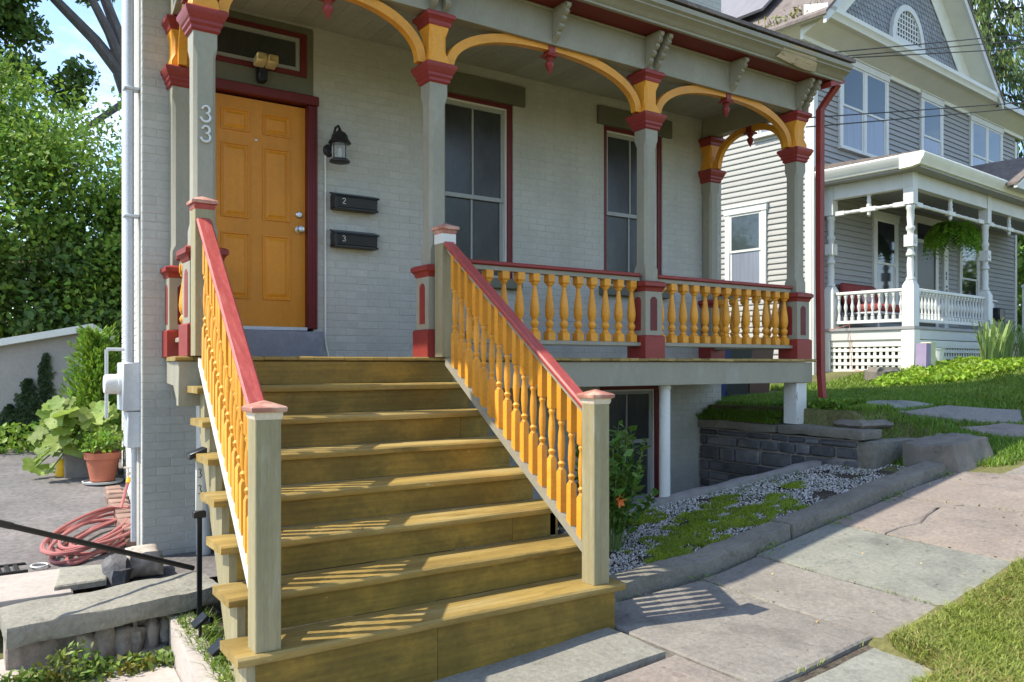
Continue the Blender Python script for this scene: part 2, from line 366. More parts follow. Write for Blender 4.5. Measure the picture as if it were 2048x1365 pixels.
def npmesh(name, verts, faces_n, mat, parent=None, loc=(0, 0, 0), k='stuff', smooth=False):
    """verts (n*fn,3) consecutive polygons of faces_n verts each, or (verts, index array)"""
    me = bpy.data.meshes.new(name)
    if isinstance(verts, tuple):
        V, I = verts
    else:
        V = verts; I = np.arange(len(V)).reshape(-1, faces_n)
    me.vertices.add(len(V)); me.vertices.foreach_set('co', np.ascontiguousarray(V, dtype=np.float32).ravel())
    nf = len(I); fn = I.shape[1]
    me.loops.add(nf * fn); me.loops.foreach_set('vertex_index', I.astype(np.int32).ravel())
    me.polygons.add(nf); me.polygons.foreach_set('loop_start', np.arange(0, nf * fn, fn, dtype=np.int32))
    me.update(calc_edges=True); me.materials.append(mat)
    if smooth: me.shade_smooth()
    o = bpy.data.objects.new(name, me); COL.objects.link(o)
    if k: o['kind'] = k
    ORG[o.name] = Vector(loc)
    if parent is not None:
        o.parent = parent; o.location = Vector(loc) - ORG[parent.name]
    else: o.location = loc
    return o

def leaves(P, size, rng, wid=.55, nrm=None, nmix=.5, fold=.25, dirv=None, dmix=0.):
    """folded two-triangle leaves at points P; returns (verts, idx)"""
    n = len(P); P = np.asarray(P)
    t = rng.normal(size=(n, 3))
    if dirv is not None: t = t * (1 - dmix) + np.asarray(dirv) * dmix * 1.7
    t /= np.linalg.norm(t, axis=1, keepdims=True) + 1e-9
    q = rng.normal(size=(n, 3))
    if nrm is not None: q = q * (1 - nmix) + nrm * nmix * 1.7
    s = np.cross(t, q); s /= np.linalg.norm(s, axis=1, keepdims=True) + 1e-9
    nn = np.cross(s, t)
    L = (size * rng.uniform(.45, 1.5, n))[:, None] if np.isscalar(size) else size[:, None]
    W = L * wid * .5
    base = P - t * L * .5; tip = P + t * L * .5
    mid = P - t * L * .06
    l = mid + s * W + nn * W * fold; r = mid - s * W + nn * W * fold
    V = np.stack([base, r, tip, l], 1).reshape(-1, 3)
    b = np.arange(n) * 4
    I = np.stack([np.stack([b, b + 1, b + 2], 1), np.stack([b, b + 2, b + 3], 1)], 1).reshape(-1, 3)
    return V, I
def blades(P, h, rng, w=.006, lean=.5, up=None):
    """grass blades: 2-segment bent strips (3 tris)"""
    n = len(P); P = np.asarray(P); a = rng.uniform(0, 2 * np.pi, n); ln = np.abs(rng.normal(lean, .25, n))
    d = np.stack([np.cos(a), np.sin(a), np.zeros(n)], 1); s = np.stack([-np.sin(a), np.cos(a), np.zeros(n)], 1)
    h = (h * rng.uniform(.5, 1.35, n))[:, None]; ln = ln[:, None]; z = np.array([[0, 0, 1.]])
    w = w * rng.uniform(.7, 1.3, n)[:, None]
    m = P + z * h * .55 + d * h * ln * .28; t = P + z * h * (1 - ln * .18) + d * h * ln
    V = np.stack([P - s * w, P + s * w, m + s * w * .8, m - s * w * .8, t], 1).reshape(-1, 3)
    b = np.arange(n) * 5
    I = np.stack([np.stack([b, b + 1, b + 2], 1), np.stack([b, b + 2, b + 3], 1), np.stack([b + 3, b + 2, b + 4], 1)], 1).reshape(-1, 3)
    return V, I
def join(*parts):
    V = []; I = []; n = 0
    for v, i in parts: V.append(v); I.append(i + n); n += len(v)
    return np.concatenate(V), np.concatenate(I)

# ------------------------------------------------------------------ terrain
def sm(a, b, t):
    t = min(1., max(0., (t - a) / (b - a))); return t * t * (3 - 2 * t)
def clamp(a, b, t): return min(b, max(a, t))
def walk_z(x):
    x = clamp(1., 14., x)
    return .15 * (x - 3.6) if x > 4.4 else .12 - .06 * (4.4 - x)
def pit_y(x): return 5.78 - .215 * (x - 4.6)
def drive_z(y): return .1 + .06 * (clamp(6.2, 14., y) - 7)
def gz(x, y):
    s = walk_z(x)
    if x > 7.4:
        L_ = 1.12 + .032 * (clamp(7.4, 14, x) - 7.7); s += (max(L_, s) - s) * sm(4.0 + .7 * sm(8.5, 8.1, x), 5.3 - .35 * sm(8.5, 8.1, x), y)
        return s + .02 * mn.noise(Vector((x * .8, y * .8, 0)))
    if x > 1.5 and y < 3.1: return s - .05 if x < 3.2 else s + (.025 * sm(2.75, 2.5, y) - .035 * sm(2.5, 2.75, y) - .07 * sm(4.15, 3.95, x) * sm(2.1, 2.25, y))
    if x > 3.2:
        if x > 4.5 and y > pit_y(x): return -.02
        return s + (.025 * sm(2.75, 2.5, y) - .035 * sm(2.5, 2.75, y) - .07 * sm(4.15, 3.95, x) * sm(2.1, 2.25, y)) * (1 if y < 4.15 else 0)
    a = -.17
    if y > 6.1 and x < 1.7: a = a + (drive_z(y) - .05 - a) * sm(6.1, 6.6, y)
    return a
def axis(lo, hi, step, far):
    a = list(np.arange(lo, hi + 1e-6, step)); o = []; d = step
    x = hi
    while x < far: d *= 1.5; x += d; o.append(x)
    p = []; d = step; x = lo
    while x > -far: d *= 1.5; x -= d; p.append(x)
    return p[::-1] + a + o
gx = axis(-1., 12., .1, 300); gy = axis(1., 8.5, .1, 300)
V = np.array([(x, y, gz(x, y)) for y in gy for x in gx]); nx = len(gx)
I = np.array([(j * nx + i, j * nx + i + 1, (j + 1) * nx + i + 1, (j + 1) * nx + i) for j in range(len(gy) - 1) for i in range(nx - 1)])
o = npmesh('ground', (V, I), 4, LAWNB, k='structure', smooth=True)
o['label'] = 'soil and turf ground rising from the driveway side to the neighbouring lawn'
o.data.materials.append(SOIL)
cen = V[I].mean(1)
mi = ((cen[:, 0] > .9) & (cen[:, 0] < 7.4) & (cen[:, 1] > 2.7) & (cen[:, 1] < 6.9)).astype(np.int32)
o.data.polygons.foreach_set('material_index', mi)

def jpoly(poly, step, amp, seed):
    o = []
    n = len(poly)
    for i in range(n):
        a = Vector(poly[i]); b = Vector(poly[(i + 1) % n]); k = max(1, int((b - a).length / step))
        for j in range(k):
            p = a.lerp(b, j / k); q = mn.noise_vector(Vector((p.x * 2.3, p.y * 2.3, seed))) * amp + mn.noise_vector(Vector((p.x * 9, p.y * 9, seed))) * amp * .4
            o.append((p.x + q.x, p.y + q.y))
    return o
def slab(poly, top, thick, seed, step=.12, amp=.012, bev=.01):
    p = jpoly(poly, step, amp, seed); b = MB(); n = len(p)
    c = (sum(q[0] for q in p) / n, sum(q[1] for q in p) / n)
    def ring(inset, dz):
        r = []
        for (x, y) in p:
            d = Vector((c[0] - x, c[1] - y)); k = min(.5, inset / d.length); X, Y = x + d.x * k, y + d.y * k
            r.append((X, Y, top(X, Y) + dz + .003 * mn.noise(Vector((X * 3, Y * 3, seed)))))
        return r
    b.rings([ring(0, -thick), ring(0, -bev), ring(bev * 1.2, 0), ring(.25, .0015)], cap=True)
    return b

# sidewalk of flagstones (joints recessed, each stone its own piece)
sw_base = MB().rings([[(x, 2.5, walk_z(x) - .08), (x, 4.0, walk_z(x) - .08), (x, 4.0, walk_z(x) - .018), (x, 2.5, walk_z(x) - .018)] for x in (3.2, 4.39, 4.42, 13)]).build('sidewalk', SOIL)
kind(sw_base, 'structure', 'flagstone sidewalk rising past the kerb stones and the bed')
fl = [([(3.19, 2.57), (4.13, 2.60), (4.225, 3.93), (3.46, 3.97), (3.19, 3.70)], SLAB_P),
      ([(4.15, 2.50), (4.745, 2.50), (4.84, 3.97), (4.245, 3.95)], SLAB_P),
      ([(4.765, 2.52), (5.64, 2.56), (5.75, 3.98), (4.86, 3.98)], SLAB_G),
      ([(5.66, 2.55), (6.70, 2.60), (6.665, 3.39), (6.56, 3.535), (6.30, 3.50), (6.08, 3.435), (5.90, 3.50), (5.735, 3.505)], SLAB_B),
      ([(5.737, 3.511), (5.90, 3.506), (6.08, 3.441), (6.30, 3.506), (6.56, 3.541), (6.662, 3.40), (6.64, 3.98), (5.77, 3.99)], SLAB_B),
      ([(6.72, 2.60), (7.9, 2.62), (7.62, 3.96), (6.66, 3.99)], SLAB_B),
      ([(7.92, 2.62), (9.2, 2.6), (9.1, 3.55), (7.72, 3.6)], SLAB_P),
      ([(9.22, 2.6), (10.6, 2.6), (10.5, 3.6), (9.12, 3.55)], SLAB_G)]
for i, (pl, m_) in enumerate(fl):
    tilt = [0, -.004, .003, .002, .001, 0, -.004, 0][i]
    slab(pl, lambda x, y, t=tilt: walk_z(x) + .012 + t, .07, i).build('flagstone', m_, sw_base)
# lower flags before the step, below the slope
low = MB().cbox(.55, 1.58, 2.2, 3.66, -.19, -.125, .01).build('walkway', CONC); kind(low, 'structure', 'concrete walkway at the foot of the staircase')
slab([(3.2, 2.1), (4.02, 2.1), (4.09, 2.55), (3.2, 2.52)], lambda x, y: walk_z(x) - .016, .1, 21).build('flagstone', SLAB_G, sw_base)
slab([(1.6, 2.3), (3.17, 2.28), (3.17, 3.13), (1.6, 3.12)], lambda x, y: walk_z(x) + .006, .1, 22).build('flagstone', SLAB_B, sw_base)

# kerb stones along the bed
for i, (x0, x1, lab) in enumerate([(3.46, 5.30, 'long bluestone kerb nearest the staircase, edging the gravel bed'), (5.33, 7.54, 'long bluestone kerb nearest the boulder, edging the gravel bed')]):
    b = rough((x0, x1, 4.01, 4.225, -.10, .105), (34, 5, 4), .015, 3 + i, 4.2, .007)
    b.xf(lambda x, y, z: (x, y, z + walk_z(x)))
    tag(b.build('kerb_stone', KERB), lab, 'kerb stone', 'kerb stones along the bed')
b = rough((3.27, 3.43, 3.84, 4.0, -.1, .13), (4, 4, 3), .015, 8, 4, .03); tag(b.build('edge_stone', KERB), 'small broken stone wedged between the bottom step and the kerb', 'stone')
# inner kerb between bed and areaway
b = rough((4.55, 7.28, -.07, .07, -.12, .035), (22, 2, 2), .012, 12, 2.5, .01)
b.xf(lambda x, y, z: (x, y + pit_y(x) + .0, z + walk_z(x) + .03)); tag(b.build('areaway_curb', STONEM), 'low mossy concrete curb between gravel bed and basement window', 'curb')
# base stone under the stairs
b = rough((.98, 3.14, 3.17, 3.72, -.13, .072), (26, 7, 3), .009, 5, 3.2, .006); b.xf(lambda x, y, z: (x, y, z + .06 * (x - 3.14))); tag(b.build('step_stone', STONEG), 'grey flat stone slab under the bottom wooden step', 'stone slab')

# areaway retaining wall: individual stones over mortar
rw = thing('retaining_wall', 'dark bluestone retaining wall below the porch corner post', 'stone wall', (7.45, 5.8, 0))
MB().box(7.37, 7.62, 4.80, 6.86, -.05, .84).build('mortar_core', STONEM, rw)
rng = random.Random(4)
z = .0; row = 0
while z < .80:
    h = [.15, .19, .13, .17, .12, .16][row % 6]; h = min(h, .835 - z)
    y = 4.80 - rng.random() * .05; first = True
    while y < 6.85:
        l = rng.uniform(.17, .46); y1 = min(y + l, 6.86)
        split = rng.random() < .25 and h > .14
        for (za, zb) in ([(z, z + h * .45), (z + h * .45, z + h)] if split else [(z, z + h)]):
            b = MB().cbox(7.335 + rng.uniform(-.012, .012), 7.5, max(4.785, y) + .010, y1 - .010, za + .009, zb - .009, .014)
            b.xf(lambda x, y_, z_: (x + .012 * mn.noise(Vector((x * 9, y_ * 9, z_ * 9))), y_ + .012 * mn.noise(Vector((y_ * 7, z_ * 7, 3))), z_ + .010 * mn.noise(Vector((y_ * 6, z_ * 6, 9)))))
            b.build('stone', STONED, rw)
        y = y1
    z += h; row += 1
for (y0, y1) in ((4.70, 5.72), (5.735, 6.87)):
    rough((7.30, 7.66, y0, y1, .845, .955), (3, 10, 2), .010, y0, 2.5, .014).build('cap_stone', KERB, rw)
b = rough((7.36, 8.16, 4.60, 4.83, .35, .84), (12, 4, 8), .010, 31, 3.5, .008); tag(b.build('retaining_block', CONC if False else KERB), 'mossy grey block set in the bank beside the boulder', 'stone block')
b = rough((7.42, 8.02, 4.78, 5.14, .93, 1.03), (9, 5, 2), .022, 33, 4, .03); tag(b.build('flat_rock', BOULD), 'flat flaking rock lying on top of the retaining wall', 'rock')
b = rough((7.52, 8.16, 3.86, 4.36, .42, .87), (14, 11, 10), .03, 40, 3.6, .006)
b.xf(lambda x, y, z: (x + (z - .5) * .12, y + (z - .5) * .25, z + (x - 7.8) * .10)); tag(b.build('boulder', BOULD), 'angular grey boulder at the upper end of the kerb', 'boulder')
b = rough((12.15, 12.75, 9.0, 9.45, 1.2, 1.58), (7, 6, 5), .05, 44, 2.2, .06); 
# path slabs across the lawn
pth = MB().box(8.2, 8.3, 5.0, 5.1, 1.0, 1.02)
for i, (pl, m_, lab) in enumerate([([(8.12, 5.45), (8.75, 5.45), (9.1, 4.98), (8.12, 5.0)], SLAB_G, 'flat paving slab in the lawn nearest the red downspout'),
                              ([(8.3, 4.93), (9.25, 4.92), (10.06, 4.5), (9.61, 4.27), (8.84, 4.65)], SLAB_P, 'wide paving slab set in the middle of the lawn path'),
                              ([(8.72, 4.5), (9.36, 4.36), (9.5, 4.2), (9.07, 3.98)], SLAB_B, 'paving slab in the lawn nearest the boulder')]):
    tag(slab(pl, lambda x, y: gz(x, y) + .035, .1, 50 + i).build('paving_slab', m_), lab, 'paving slab', 'paving slabs across the lawn')

# driveway, front walk, slab and stones at the left
Yd = np.linspace(6.15, 13.2, 40); dv = []
Vd = np.array([(x, y, drive_z(y) + .012 * mn.noise(Vector((x * 1.3, y * 1.3, 0)))) for y in Yd for x in np.linspace(-7, 1.75, 24)])
Id = np.array([(j * 24 + i, j * 24 + i + 1, (j + 1) * 24 + i + 1, (j + 1) * 24 + i) for j in range(39) for i in range(23)])
o = npmesh('driveway', (Vd, Id), 4, ASPH, k='structure', smooth=True); o['label'] = 'grey asphalt driveway beside the brick house'
b = slab([(-1.5, 3.4), (.93, 3.4), (1.02, 5.0), (1.2, 5.62), (-1.5, 5.45)], lambda x, y: -.1, .06, 60, .2, .006)
kind(b.build('front_walk', CONC), 'structure', 'sunlit concrete front walk below the grey stone slab')
b = slab([(-1.5, 6.0), (.62, 5.98), (.66, 6.72), (.28, 6.72), (-1.5, 6.75)], lambda x, y: .125, .1, 61, .2, .006)
kind(b.build('drive_apron', CONC), 'structure', 'pale concrete strip between stone slab and driveway')
b = rough((.20, 1.34, 5.06, 5.56, .085, .205), (22, 10, 4), .013, 62, 4.2, .008); b.xf(lambda x, y, z: (x, y + .10 * (x - .2), z + .03 * (x - .2)))
tag(b.build('threshold_slab', STONEG), 'long grey stone slab lying across the front walk', 'stone slab')
ft = MB().cbox(.22, 1.3, 5.32, 5.62, -.14, .09, .01).build('slab_footing', RUBBLE); tag(ft, 'rubble stone footing under the long grey slab', 'footing')
for i in range(9):
    x = .62 + i * .085; r_ = .045 + .03 * random.random()
    b = rough((x - r_, x + r_, 5.16 + .1 * (x - .2), 5.3 + .1 * (x - .2), -.13, .07 + .012 * random.random()), (3, 3, 4), .03, 70 + i, 7, .025)
    b.build('stone', RUBBLE, ft, sharp=55)
b = slab([(.52, 6.08), (.83, 6.1), (.92, 6.55), (.60, 6.62)], lambda x, y: .155, .045, 63, .2, .004); tag(b.build('paver', STONEG), 'pale square paver lying beside the hose coil', 'paver')
b = rough((.84, 1.02, 6.15, 6.42, .03, .24), (4, 4, 4), .035, 64, 4, .04); tag(b.build('dark_rock', STONED), 'small black rock between the paver and the house corner', 'rock')
b = rough((1.0, 1.24, 6.30, 6.62, .06, .26), (4, 4, 3), .018, 65, 4, .02); tag(b.build('corner_block', RUBBLE), 'upper weathered brown block stacked at the house corner', 'stone block')
b = rough((1.0, 1.30, 6.24, 6.64, -.06, .055), (4, 4, 3), .018, 66, 4, .02); tag(b.build('corner_block', RUBBLE), 'lower weathered brown block stacked at the house corner', 'stone block')
# planter beside the stairs
b = slab([(.94, 3.72), (1.08, 3.70), (1.16, 5.0), (1.24, 5.62), (1.10, 5.6), (1.02, 5.0)], lambda x, y: .06 + .04 * sm(3.8, 5.4, y), .25, 67, .2, .008)
tag(b.build('planter_curb', CONC), 'weathered concrete curb running along the left of the stairs', 'curb')
b = MB().box(1.05, 1.5, 3.75, 5.8, -.16, .03); kind(b.build('planter_soil', SOIL), 'structure', 'planting soil at the left of the stairs')

# ------------------------------------------------------------------ own house
WY = 6.87; HX0, HX1 = 1.187, 7.735
house = thing('brick_house', 'grey painted brick house with orange door and red trimmed windows', 'house', (4.4, 8, 0))
fw_holes = [(1.60, 2.56, 1.70, 4.46), (3.78, 4.66, 2.45, 4.22), (5.86, 6.74, 2.45, 4.22), (5.80, 6.70, .06, 1.36)]
def wall_rects(x0, x1, z0, z1, holes):
    xs = sorted({x0, x1, *[h[0] for h in holes], *[h[1] for h in holes]}); zs = sorted({z0, z1, *[h[2] for h in holes], *[h[3] for h in holes]})
    for a, b_ in zip(xs, xs[1:]):
        run = None
        for c, d in zip(zs, zs[1:]):
            inside = any(h[0] <= a + 1e-6 and b_ <= h[1] + 1e-6 and h[2] <= c + 1e-6 and d <= h[3] + 1e-6 for h in holes)
            if not inside: yield a, b_, c, d
fb = MB()
for a, b_, c, d in wall_rects(HX0 + .004, HX1 - .004, -.05, 8.4, fw_holes): fb.box(a, b_, WY + .004, WY + .28, c, d)
fwall = fb.build('front_wall', MORTAR, house)
BL, BH, J = .204, .0605, .0056
def brick_mesh(l, h, t=.0048, c=.0028):
    """front shell of a brick, origin at the centre of its front face at y=0 looking -y"""
    x, z = l / 2, h / 2
    v = [(-x, 0, -z), (x, 0, -z), (x, 0, z), (-x, 0, z)]
    f0 = [(-x + c, -t, -z + c), (x - c, -t, -z + c), (x - c, -t, z - c), (-x + c, -t, z - c)]
    m0 = [(-x, -t + c, -z), (x, -t + c, -z), (x, -t + c, z), (-x, -t + c, z)]
    return v + m0 + f0, [(0, 1, 5, 4), (1, 2, 6, 5), (2, 3, 7, 6), (3, 0, 4, 7), (4, 5, 9, 8), (5, 6, 10, 9), (6, 7, 11, 10), (7, 4, 8, 11), (8, 9, 10, 11)]
def brick_layout(L_, z0, z1, holes, off=0):
    rows = int((z1 - z0) / (BH + J)); out_ = []
    for r_ in range(rows):
        za = z0 + r_ * (BH + J); zb = za + BH
        segs = [(0., L_)]
        for h in holes:
            if h[2] < zb and h[3] > za:
                ns = []
                for a, b_ in segs:
                    if h[0] > a: ns.append((a, min(b_, h[0])))
                    if h[1] < b_: ns.append((max(a, h[1]), b_))
                segs = [s_ for s_ in ns if s_[1] - s_[0] > .02]
        sh = ((r_ + off) % 2) * (BL + J) / 2
        k = -1
        while True:
            a = k * (BL + J) + sh; b_ = a + BL; k += 1
            if a > L_: break
            for s0, s1 in segs:
                p, q = max(a, s0), min(b_, s1)
                if q - p > .03: out_.append((p, q, za, zb))
    return out_
fh = [(h[0] - HX0, h[1] - HX0, h[2], h[3]) for h in fw_holes]
lay = brick_layout(HX1 - HX0, 0., 4.6, fh)
def vis(p):
    x = HX0 + (p[0] + p[1]) / 2; z_ = (p[2] + p[3]) / 2
    hidden = (x > 1.1 and 4.42 < z_) or (x > 1.45 and x < 7.3 and z_ < 1.63) or (x < 2.6 and x > 1.45)
    return (100 if hidden else 0) + math.hypot(x, WY)
lay.sort(key=vis)
bcache = {}
for p in lay[:300]:
    l = round(p[1] - p[0], 3)
    if l not in bcache:
        v, f = brick_mesh(l, BH); q = MB().add(v, f); bcache[l] = q.mesh('brick', WALL, (0, 0, 0))
    inst(bcache[l], 'brick', fwall, (HX0 + (p[0] + p[1]) / 2, WY + .006, (p[2] + p[3]) / 2), 0, (1, random.uniform(.8, 1.15), 1))
rb = MB()
for p in lay[300:]:
    v, f = brick_mesh(p[1] - p[0], BH, random.uniform(.0040, .0054))
    rb.add([(a + HX0 + (p[0] + p[1]) / 2, b_ + WY + .006, c + (p[2] + p[3]) / 2) for a, b_, c in v], f)
for p in brick_layout(HX1 - HX0, 4.6, 8.38, [], 1):
    v, f = brick_mesh(p[1] - p[0], BH)
    rb.add([(a + HX0 + (p[0] + p[1]) / 2, b_ + WY + .006, c + (p[2] + p[3]) / 2) for a, b_, c in v], f)
kind(rb.build('brickwork', WALL, fwall), 'stuff')
# side walls
def side_wall(p0, p1, nm, flip):
    d = Vector((p1[0] - p0[0], p1[1] - p0[1], 0)); Ls = d.length; d.normalize(); n = Vector((d.y, -d.x, 0)) * (1 if flip else -1)
    mb = MB(); a = Vector((*p0, 0)); 
    q = [a + d * .002, a + d * Ls, a + d * Ls - n * .25, a + d * .06 - n * .25]
    mb.rings([[(*(p.xy), -.05) for p in q], [(*(p.xy), 8.4 if p.y < 8.02 or flip else 7.4) for p in q]]); wl = mb.build(nm, MORTAR, house)
    bb = MB()
    for p in brick_layout(Ls, 0, 7.4, [], 1):
        v, f = brick_mesh(p[1] - p[0], BH)
        for (x, y, z_) in [(0, 0, 0)]:
            bb.add([tuple(a + d * (vx + (p[0] + p[1]) / 2) - n * (vy + 0) + Vector((0, 0, vz + (p[2] + p[3]) / 2))) for vx, vy, vz in v], f)
    kind(bb.build('brickwork', SIDEW, wl), 'stuff')
side_wall((HX0, WY + .012), (1.70, 11.2), 'side_wall', False)
side_wall((HX1, WY + .012), (HX1, 8.0), 'side_wall', True)
MB().box(1.6, HX1 - .26, 7.8, 8.0, 0, 8.4).build('rear_wall', MORTAR, house)
MB().box(1.75, 4.6, 8.001, 11.15, 0, 7.4).build('unseen_rear_wing', MORTAR, house)  # unseen plan stepped in behind the front block to let sun onto the lawn
MB().box(1.0, 7.95, 6.55, 8.1, 8.4, 8.6).build('eaves', TRIM, house)
MB().box(1.3, 4.8, 8.101, 11.35, 7.4, 7.6).build('unseen_wing_roof', ROOFM, house)
MB().box(.95, 8.0, 6.5, 8.15, 8.601, 8.66).build('roof', ROOFM, house)
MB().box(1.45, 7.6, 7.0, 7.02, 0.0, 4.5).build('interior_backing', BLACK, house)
# windows
def window(x0, x1, z0, z1, meet, lint=True):
    wn = MB()
    y0, y1 = WY - .012, WY + .10; fwid = .055
    wn.box(x0, x0 + fwid, y0 + .03, y1, z0, z1).box(x1 - fwid, x1, y0 + .03, y1, z0, z1).box(x0 + fwid, x1 - fwid, y0 + .031, y1, z1 - .05, z1)
    W = wn.build('window', REDDK, house)
    a, b_, c, d = x0 + fwid, x1 - fwid, z0, z1 - .05
    t = .018
    MB().box(a, a + t, y0 + .05, y1, c, d).box(b_ - t, b_, y0 + .05, y1, c, d).box(a + t, b_ - t, y0 + .051, y1, d - t, d).build('frame', WHITE, W)
    for (s0, s1, yy) in ((meet - .02, d - t, .075), (c, meet + .02, .095)):
        q = MB(); st = .035; A, B = a + t, b_ - t
        q.box(A, A + st, y0 + yy, y0 + yy + .03, s0, s1).box(B - st, B, y0 + yy, y0 + yy + .03, s0, s1)
        q.box(A + st, B - st, y0 + yy + .001, y0 + yy + .029, s0, s0 + .04).box(A + st, B - st, y0 + yy + .001, y0 + yy + .029, s1 - .035, s1)
        q.box((A + B) / 2 - .009, (A + B) / 2 + .009, y0 + yy + .002, y0 + yy + .028, s0 + .04, s1 - .035); q.build('sash', SASH, W)
        MB().box(A + st, B - st, y0 + yy + .014, y0 + yy + .018, s0 + .04, s1 - .035).build('pane', SCREEN, W)
    if lint:
        MB().cbox(x0 - .10, x1 + .13, WY - .035, WY + .05, z1 - .012, z1 + .185, .004).build('lintel', OLIVE, W)
        MB().cbox(x0 - .07, x1 + .07, WY - .07, WY + .05, z0 - .10, z0 + .0, .006).build('sill', OLIVE, W)
    return W
window(3.78, 4.66, 2.45, 4.225, 3.25); window(5.86, 6.74, 2.45, 4.225, 3.27)
bw = window(5.80, 6.70, .06, 1.36, .72, False)
# door
dr = MB().box(1.64, 2.50, WY + .035, WY + .075, 1.915, 3.815)
door = dr.build('door', DOORM, house)
def panel(x0, x1, z0, z1):
    q = MB(); Y = WY + .035
    rs = []
    for (ins, yy) in ((0, Y + .0005), (.003, Y - .011), (.012, Y - .012), (.020, Y - .0015), (.028, Y - .0015), (.050, Y - .012)):
        rs.append([(x0 + ins, yy, z0 + ins), (x1 - ins, yy, z0 + ins), (x1 - ins, yy, z1 - ins), (x0 + ins, yy, z1 - ins)])
    q.rings(rs, cap=False); n = len(q.v); q.f.append((n - 4, n - 3, n - 2, n - 1)); q.build('panel', DOORM, door, sharp=12)
for x0, x1 in ((1.785, 2.02), (2.13, 2.365)):
    for z0, z1 in ((2.14, 2.69), (2.81, 3.43), (3.53, 3.715)): panel(x0, x1, z0, z1)
RX = Matrix.Rotation(R(90), 4, 'X')
def ylathe(cx, cy, cz, prof, n=14):
    m4 = Matrix.Translation((cx, cy, cz)) @ RX
    return MB().lathe(0, 0, prof, n, m4)
ylathe(2.443, WY + .036, 2.755, [(.034, 0), (.034, .006), (.014, .012), (.014, .032), (.026, .042), (.031, .055), (.026, .068), (.012, .072)]).build('door_knob', STEEL, door)
ylathe(2.443, WY + .036, 2.885, [(.03, 0), (.03, .012), (.022, .02), (.022, .024), (.008, .026)]).build('deadbolt', STEEL, door)
ylathe(2.075, WY + .036, 3.48, [(.012, 0), (.012, .004), (.006, .006)], 10).build('peephole', STEEL, door)
q = MB(); yf = WY - .03
q.cbox(2.502, 2.59, yf, WY + .10, 1.90, 3.83, .006).cbox(1.555, 1.638, yf, WY + .10, 1.90, 3.83, .006).cbox(1.53, 2.60, yf - .012, WY + .10, 3.832, 3.915, .008)
q.build('door_casing', REDDK, house)
for xx in (2.52, 2.545, 2.568): MB().cbox(xx, xx + .012, yf - .007, yf + .002, 1.905, 3.825, .002).build('casing_bead', REDDK, house)
q = MB(); q.box(1.50, 2.555, WY - .006, WY + .08, 3.917, 4.065).box(2.50, 2.555, WY - .006, WY + .08, 4.065, 4.44).box(1.50, 1.58, WY - .006, WY + .08, 4.065, 4.44).box(1.50, 2.555, WY - .006, WY + .08, 4.44, 4.50)
tp = q.build('transom_surround', OLIVE, house)
q = MB(); q.box(1.582, 1.64, WY - .014, WY + .07, 4.067, 4.438).box(2.44, 2.498, WY - .014, WY + .07, 4.067, 4.438).box(1.64, 2.44, WY - .013, WY + .07, 4.067, 4.11).box(1.64, 2.44, WY - .013, WY + .07, 4.40, 4.438)
trn = q.build('transom_window', REDDK, house)
q = MB(); q.box(1.642, 1.675, WY - .002, WY + .06, 4.112, 4.398).box(2.405, 2.438, WY - .002, WY + .06, 4.112, 4.398).box(1.675, 2.405, WY - .001, WY + .06, 4.112, 4.145).box(1.675, 2.405, WY - .001, WY + .06, 4.365, 4.398); q.build('frame', SASH, trn)
MB().box(1.675, 2.405, WY + .02, WY + .03, 4.145, 4.365).build('pane', SCREEN, trn)
MB().box(1.64, 2.50, WY - .02, WY + .06, 1.885, 1.913).build('threshold', GREYM, house)
rough((1.50, 2.62, WY - .10, WY + .06, 1.652, 1.884), (6, 2, 2), .004, 81, 3, .006).build('door_step', BLUEST, house)

# ------------------------------------------------------------------ front porch
DZ = 1.65; CY = 5.60; PY = 6.80
CX = [1.332, 3.057, 5.285, 7.459]
porch = thing('front_porch', 'Victorian porch with marigold arches, red capitals and grey roof', 'porch', (4.4, 6.1, 1.2))
deck = MB().box(1.40, 7.60, 5.57, WY - .03, DZ - .10, DZ - .032).build('deck_frame', TRIM, porch)
def back_y(x): return min(WY - .005, 5.47 + max(.03, (x - 1.137) / .147))   # the left edge of the deck runs askew to the wall
x = 1.137; i = 0
while x < 7.63:
    wd = random.uniform(.108, .118); x1 = min(x + wd, 7.66); xe = x1 - .004
    yf = 5.47 + random.uniform(-.004, .004); zt = DZ + random.uniform(-.0015, .0015); ya_, yb_ = back_y(x), back_y(xe)
    pf = lambda X, Y: [(X, yf + .012, zt - .03), (X, yf, zt - .022), (X, yf, zt - .008), (X, yf + .01, zt), (X, Y, zt), (X, Y, zt - .03)]
    MB().rings([pf(x, ya_), pf(xe, yb_)]).build('deck_board', TREAD, deck); x = x1; i += 1
bm_ = MB().cbox(1.165, 7.615, 5.495, 5.55, 1.40, DZ - .034, .004)
bm_.prism([(5.551, 1.40), (WY - .02, 1.40), (WY - .02, DZ - .034), (5.551, DZ - .034)], 'x', 7.56, 7.614)
sk = bm_.build('skirt_beam', TRIM, porch)
MB().prism([(5.552, 1.335), (6.0, 1.45), (WY - .02, 1.45), (WY - .02, DZ - .034), (5.552, DZ - .034)], 'x', 1.167, 1.33).xf(lambda x, y, z: (x + .147 * (y - 5.55), y, z)).build('beam_end', TRIM, porch)
MB().cbox(1.160, 1.36, 5.492, 5.555, 1.33, DZ - .034, .004).build('beam_end', TRIM, porch)
def arched(x, w, z0, z1):
    k = .62 * w; pts = [(x - w, z0), (x + w, z0), (x + w, z1 - k)]
    pts += [(x + w * .78 * math.cos(a), z1 - k * .75 + k * .75 * math.sin(a)) for a in np.linspace(0.15, math.pi - .15, 7)]
    pts += [(x - w, z1 - k)]; return pts
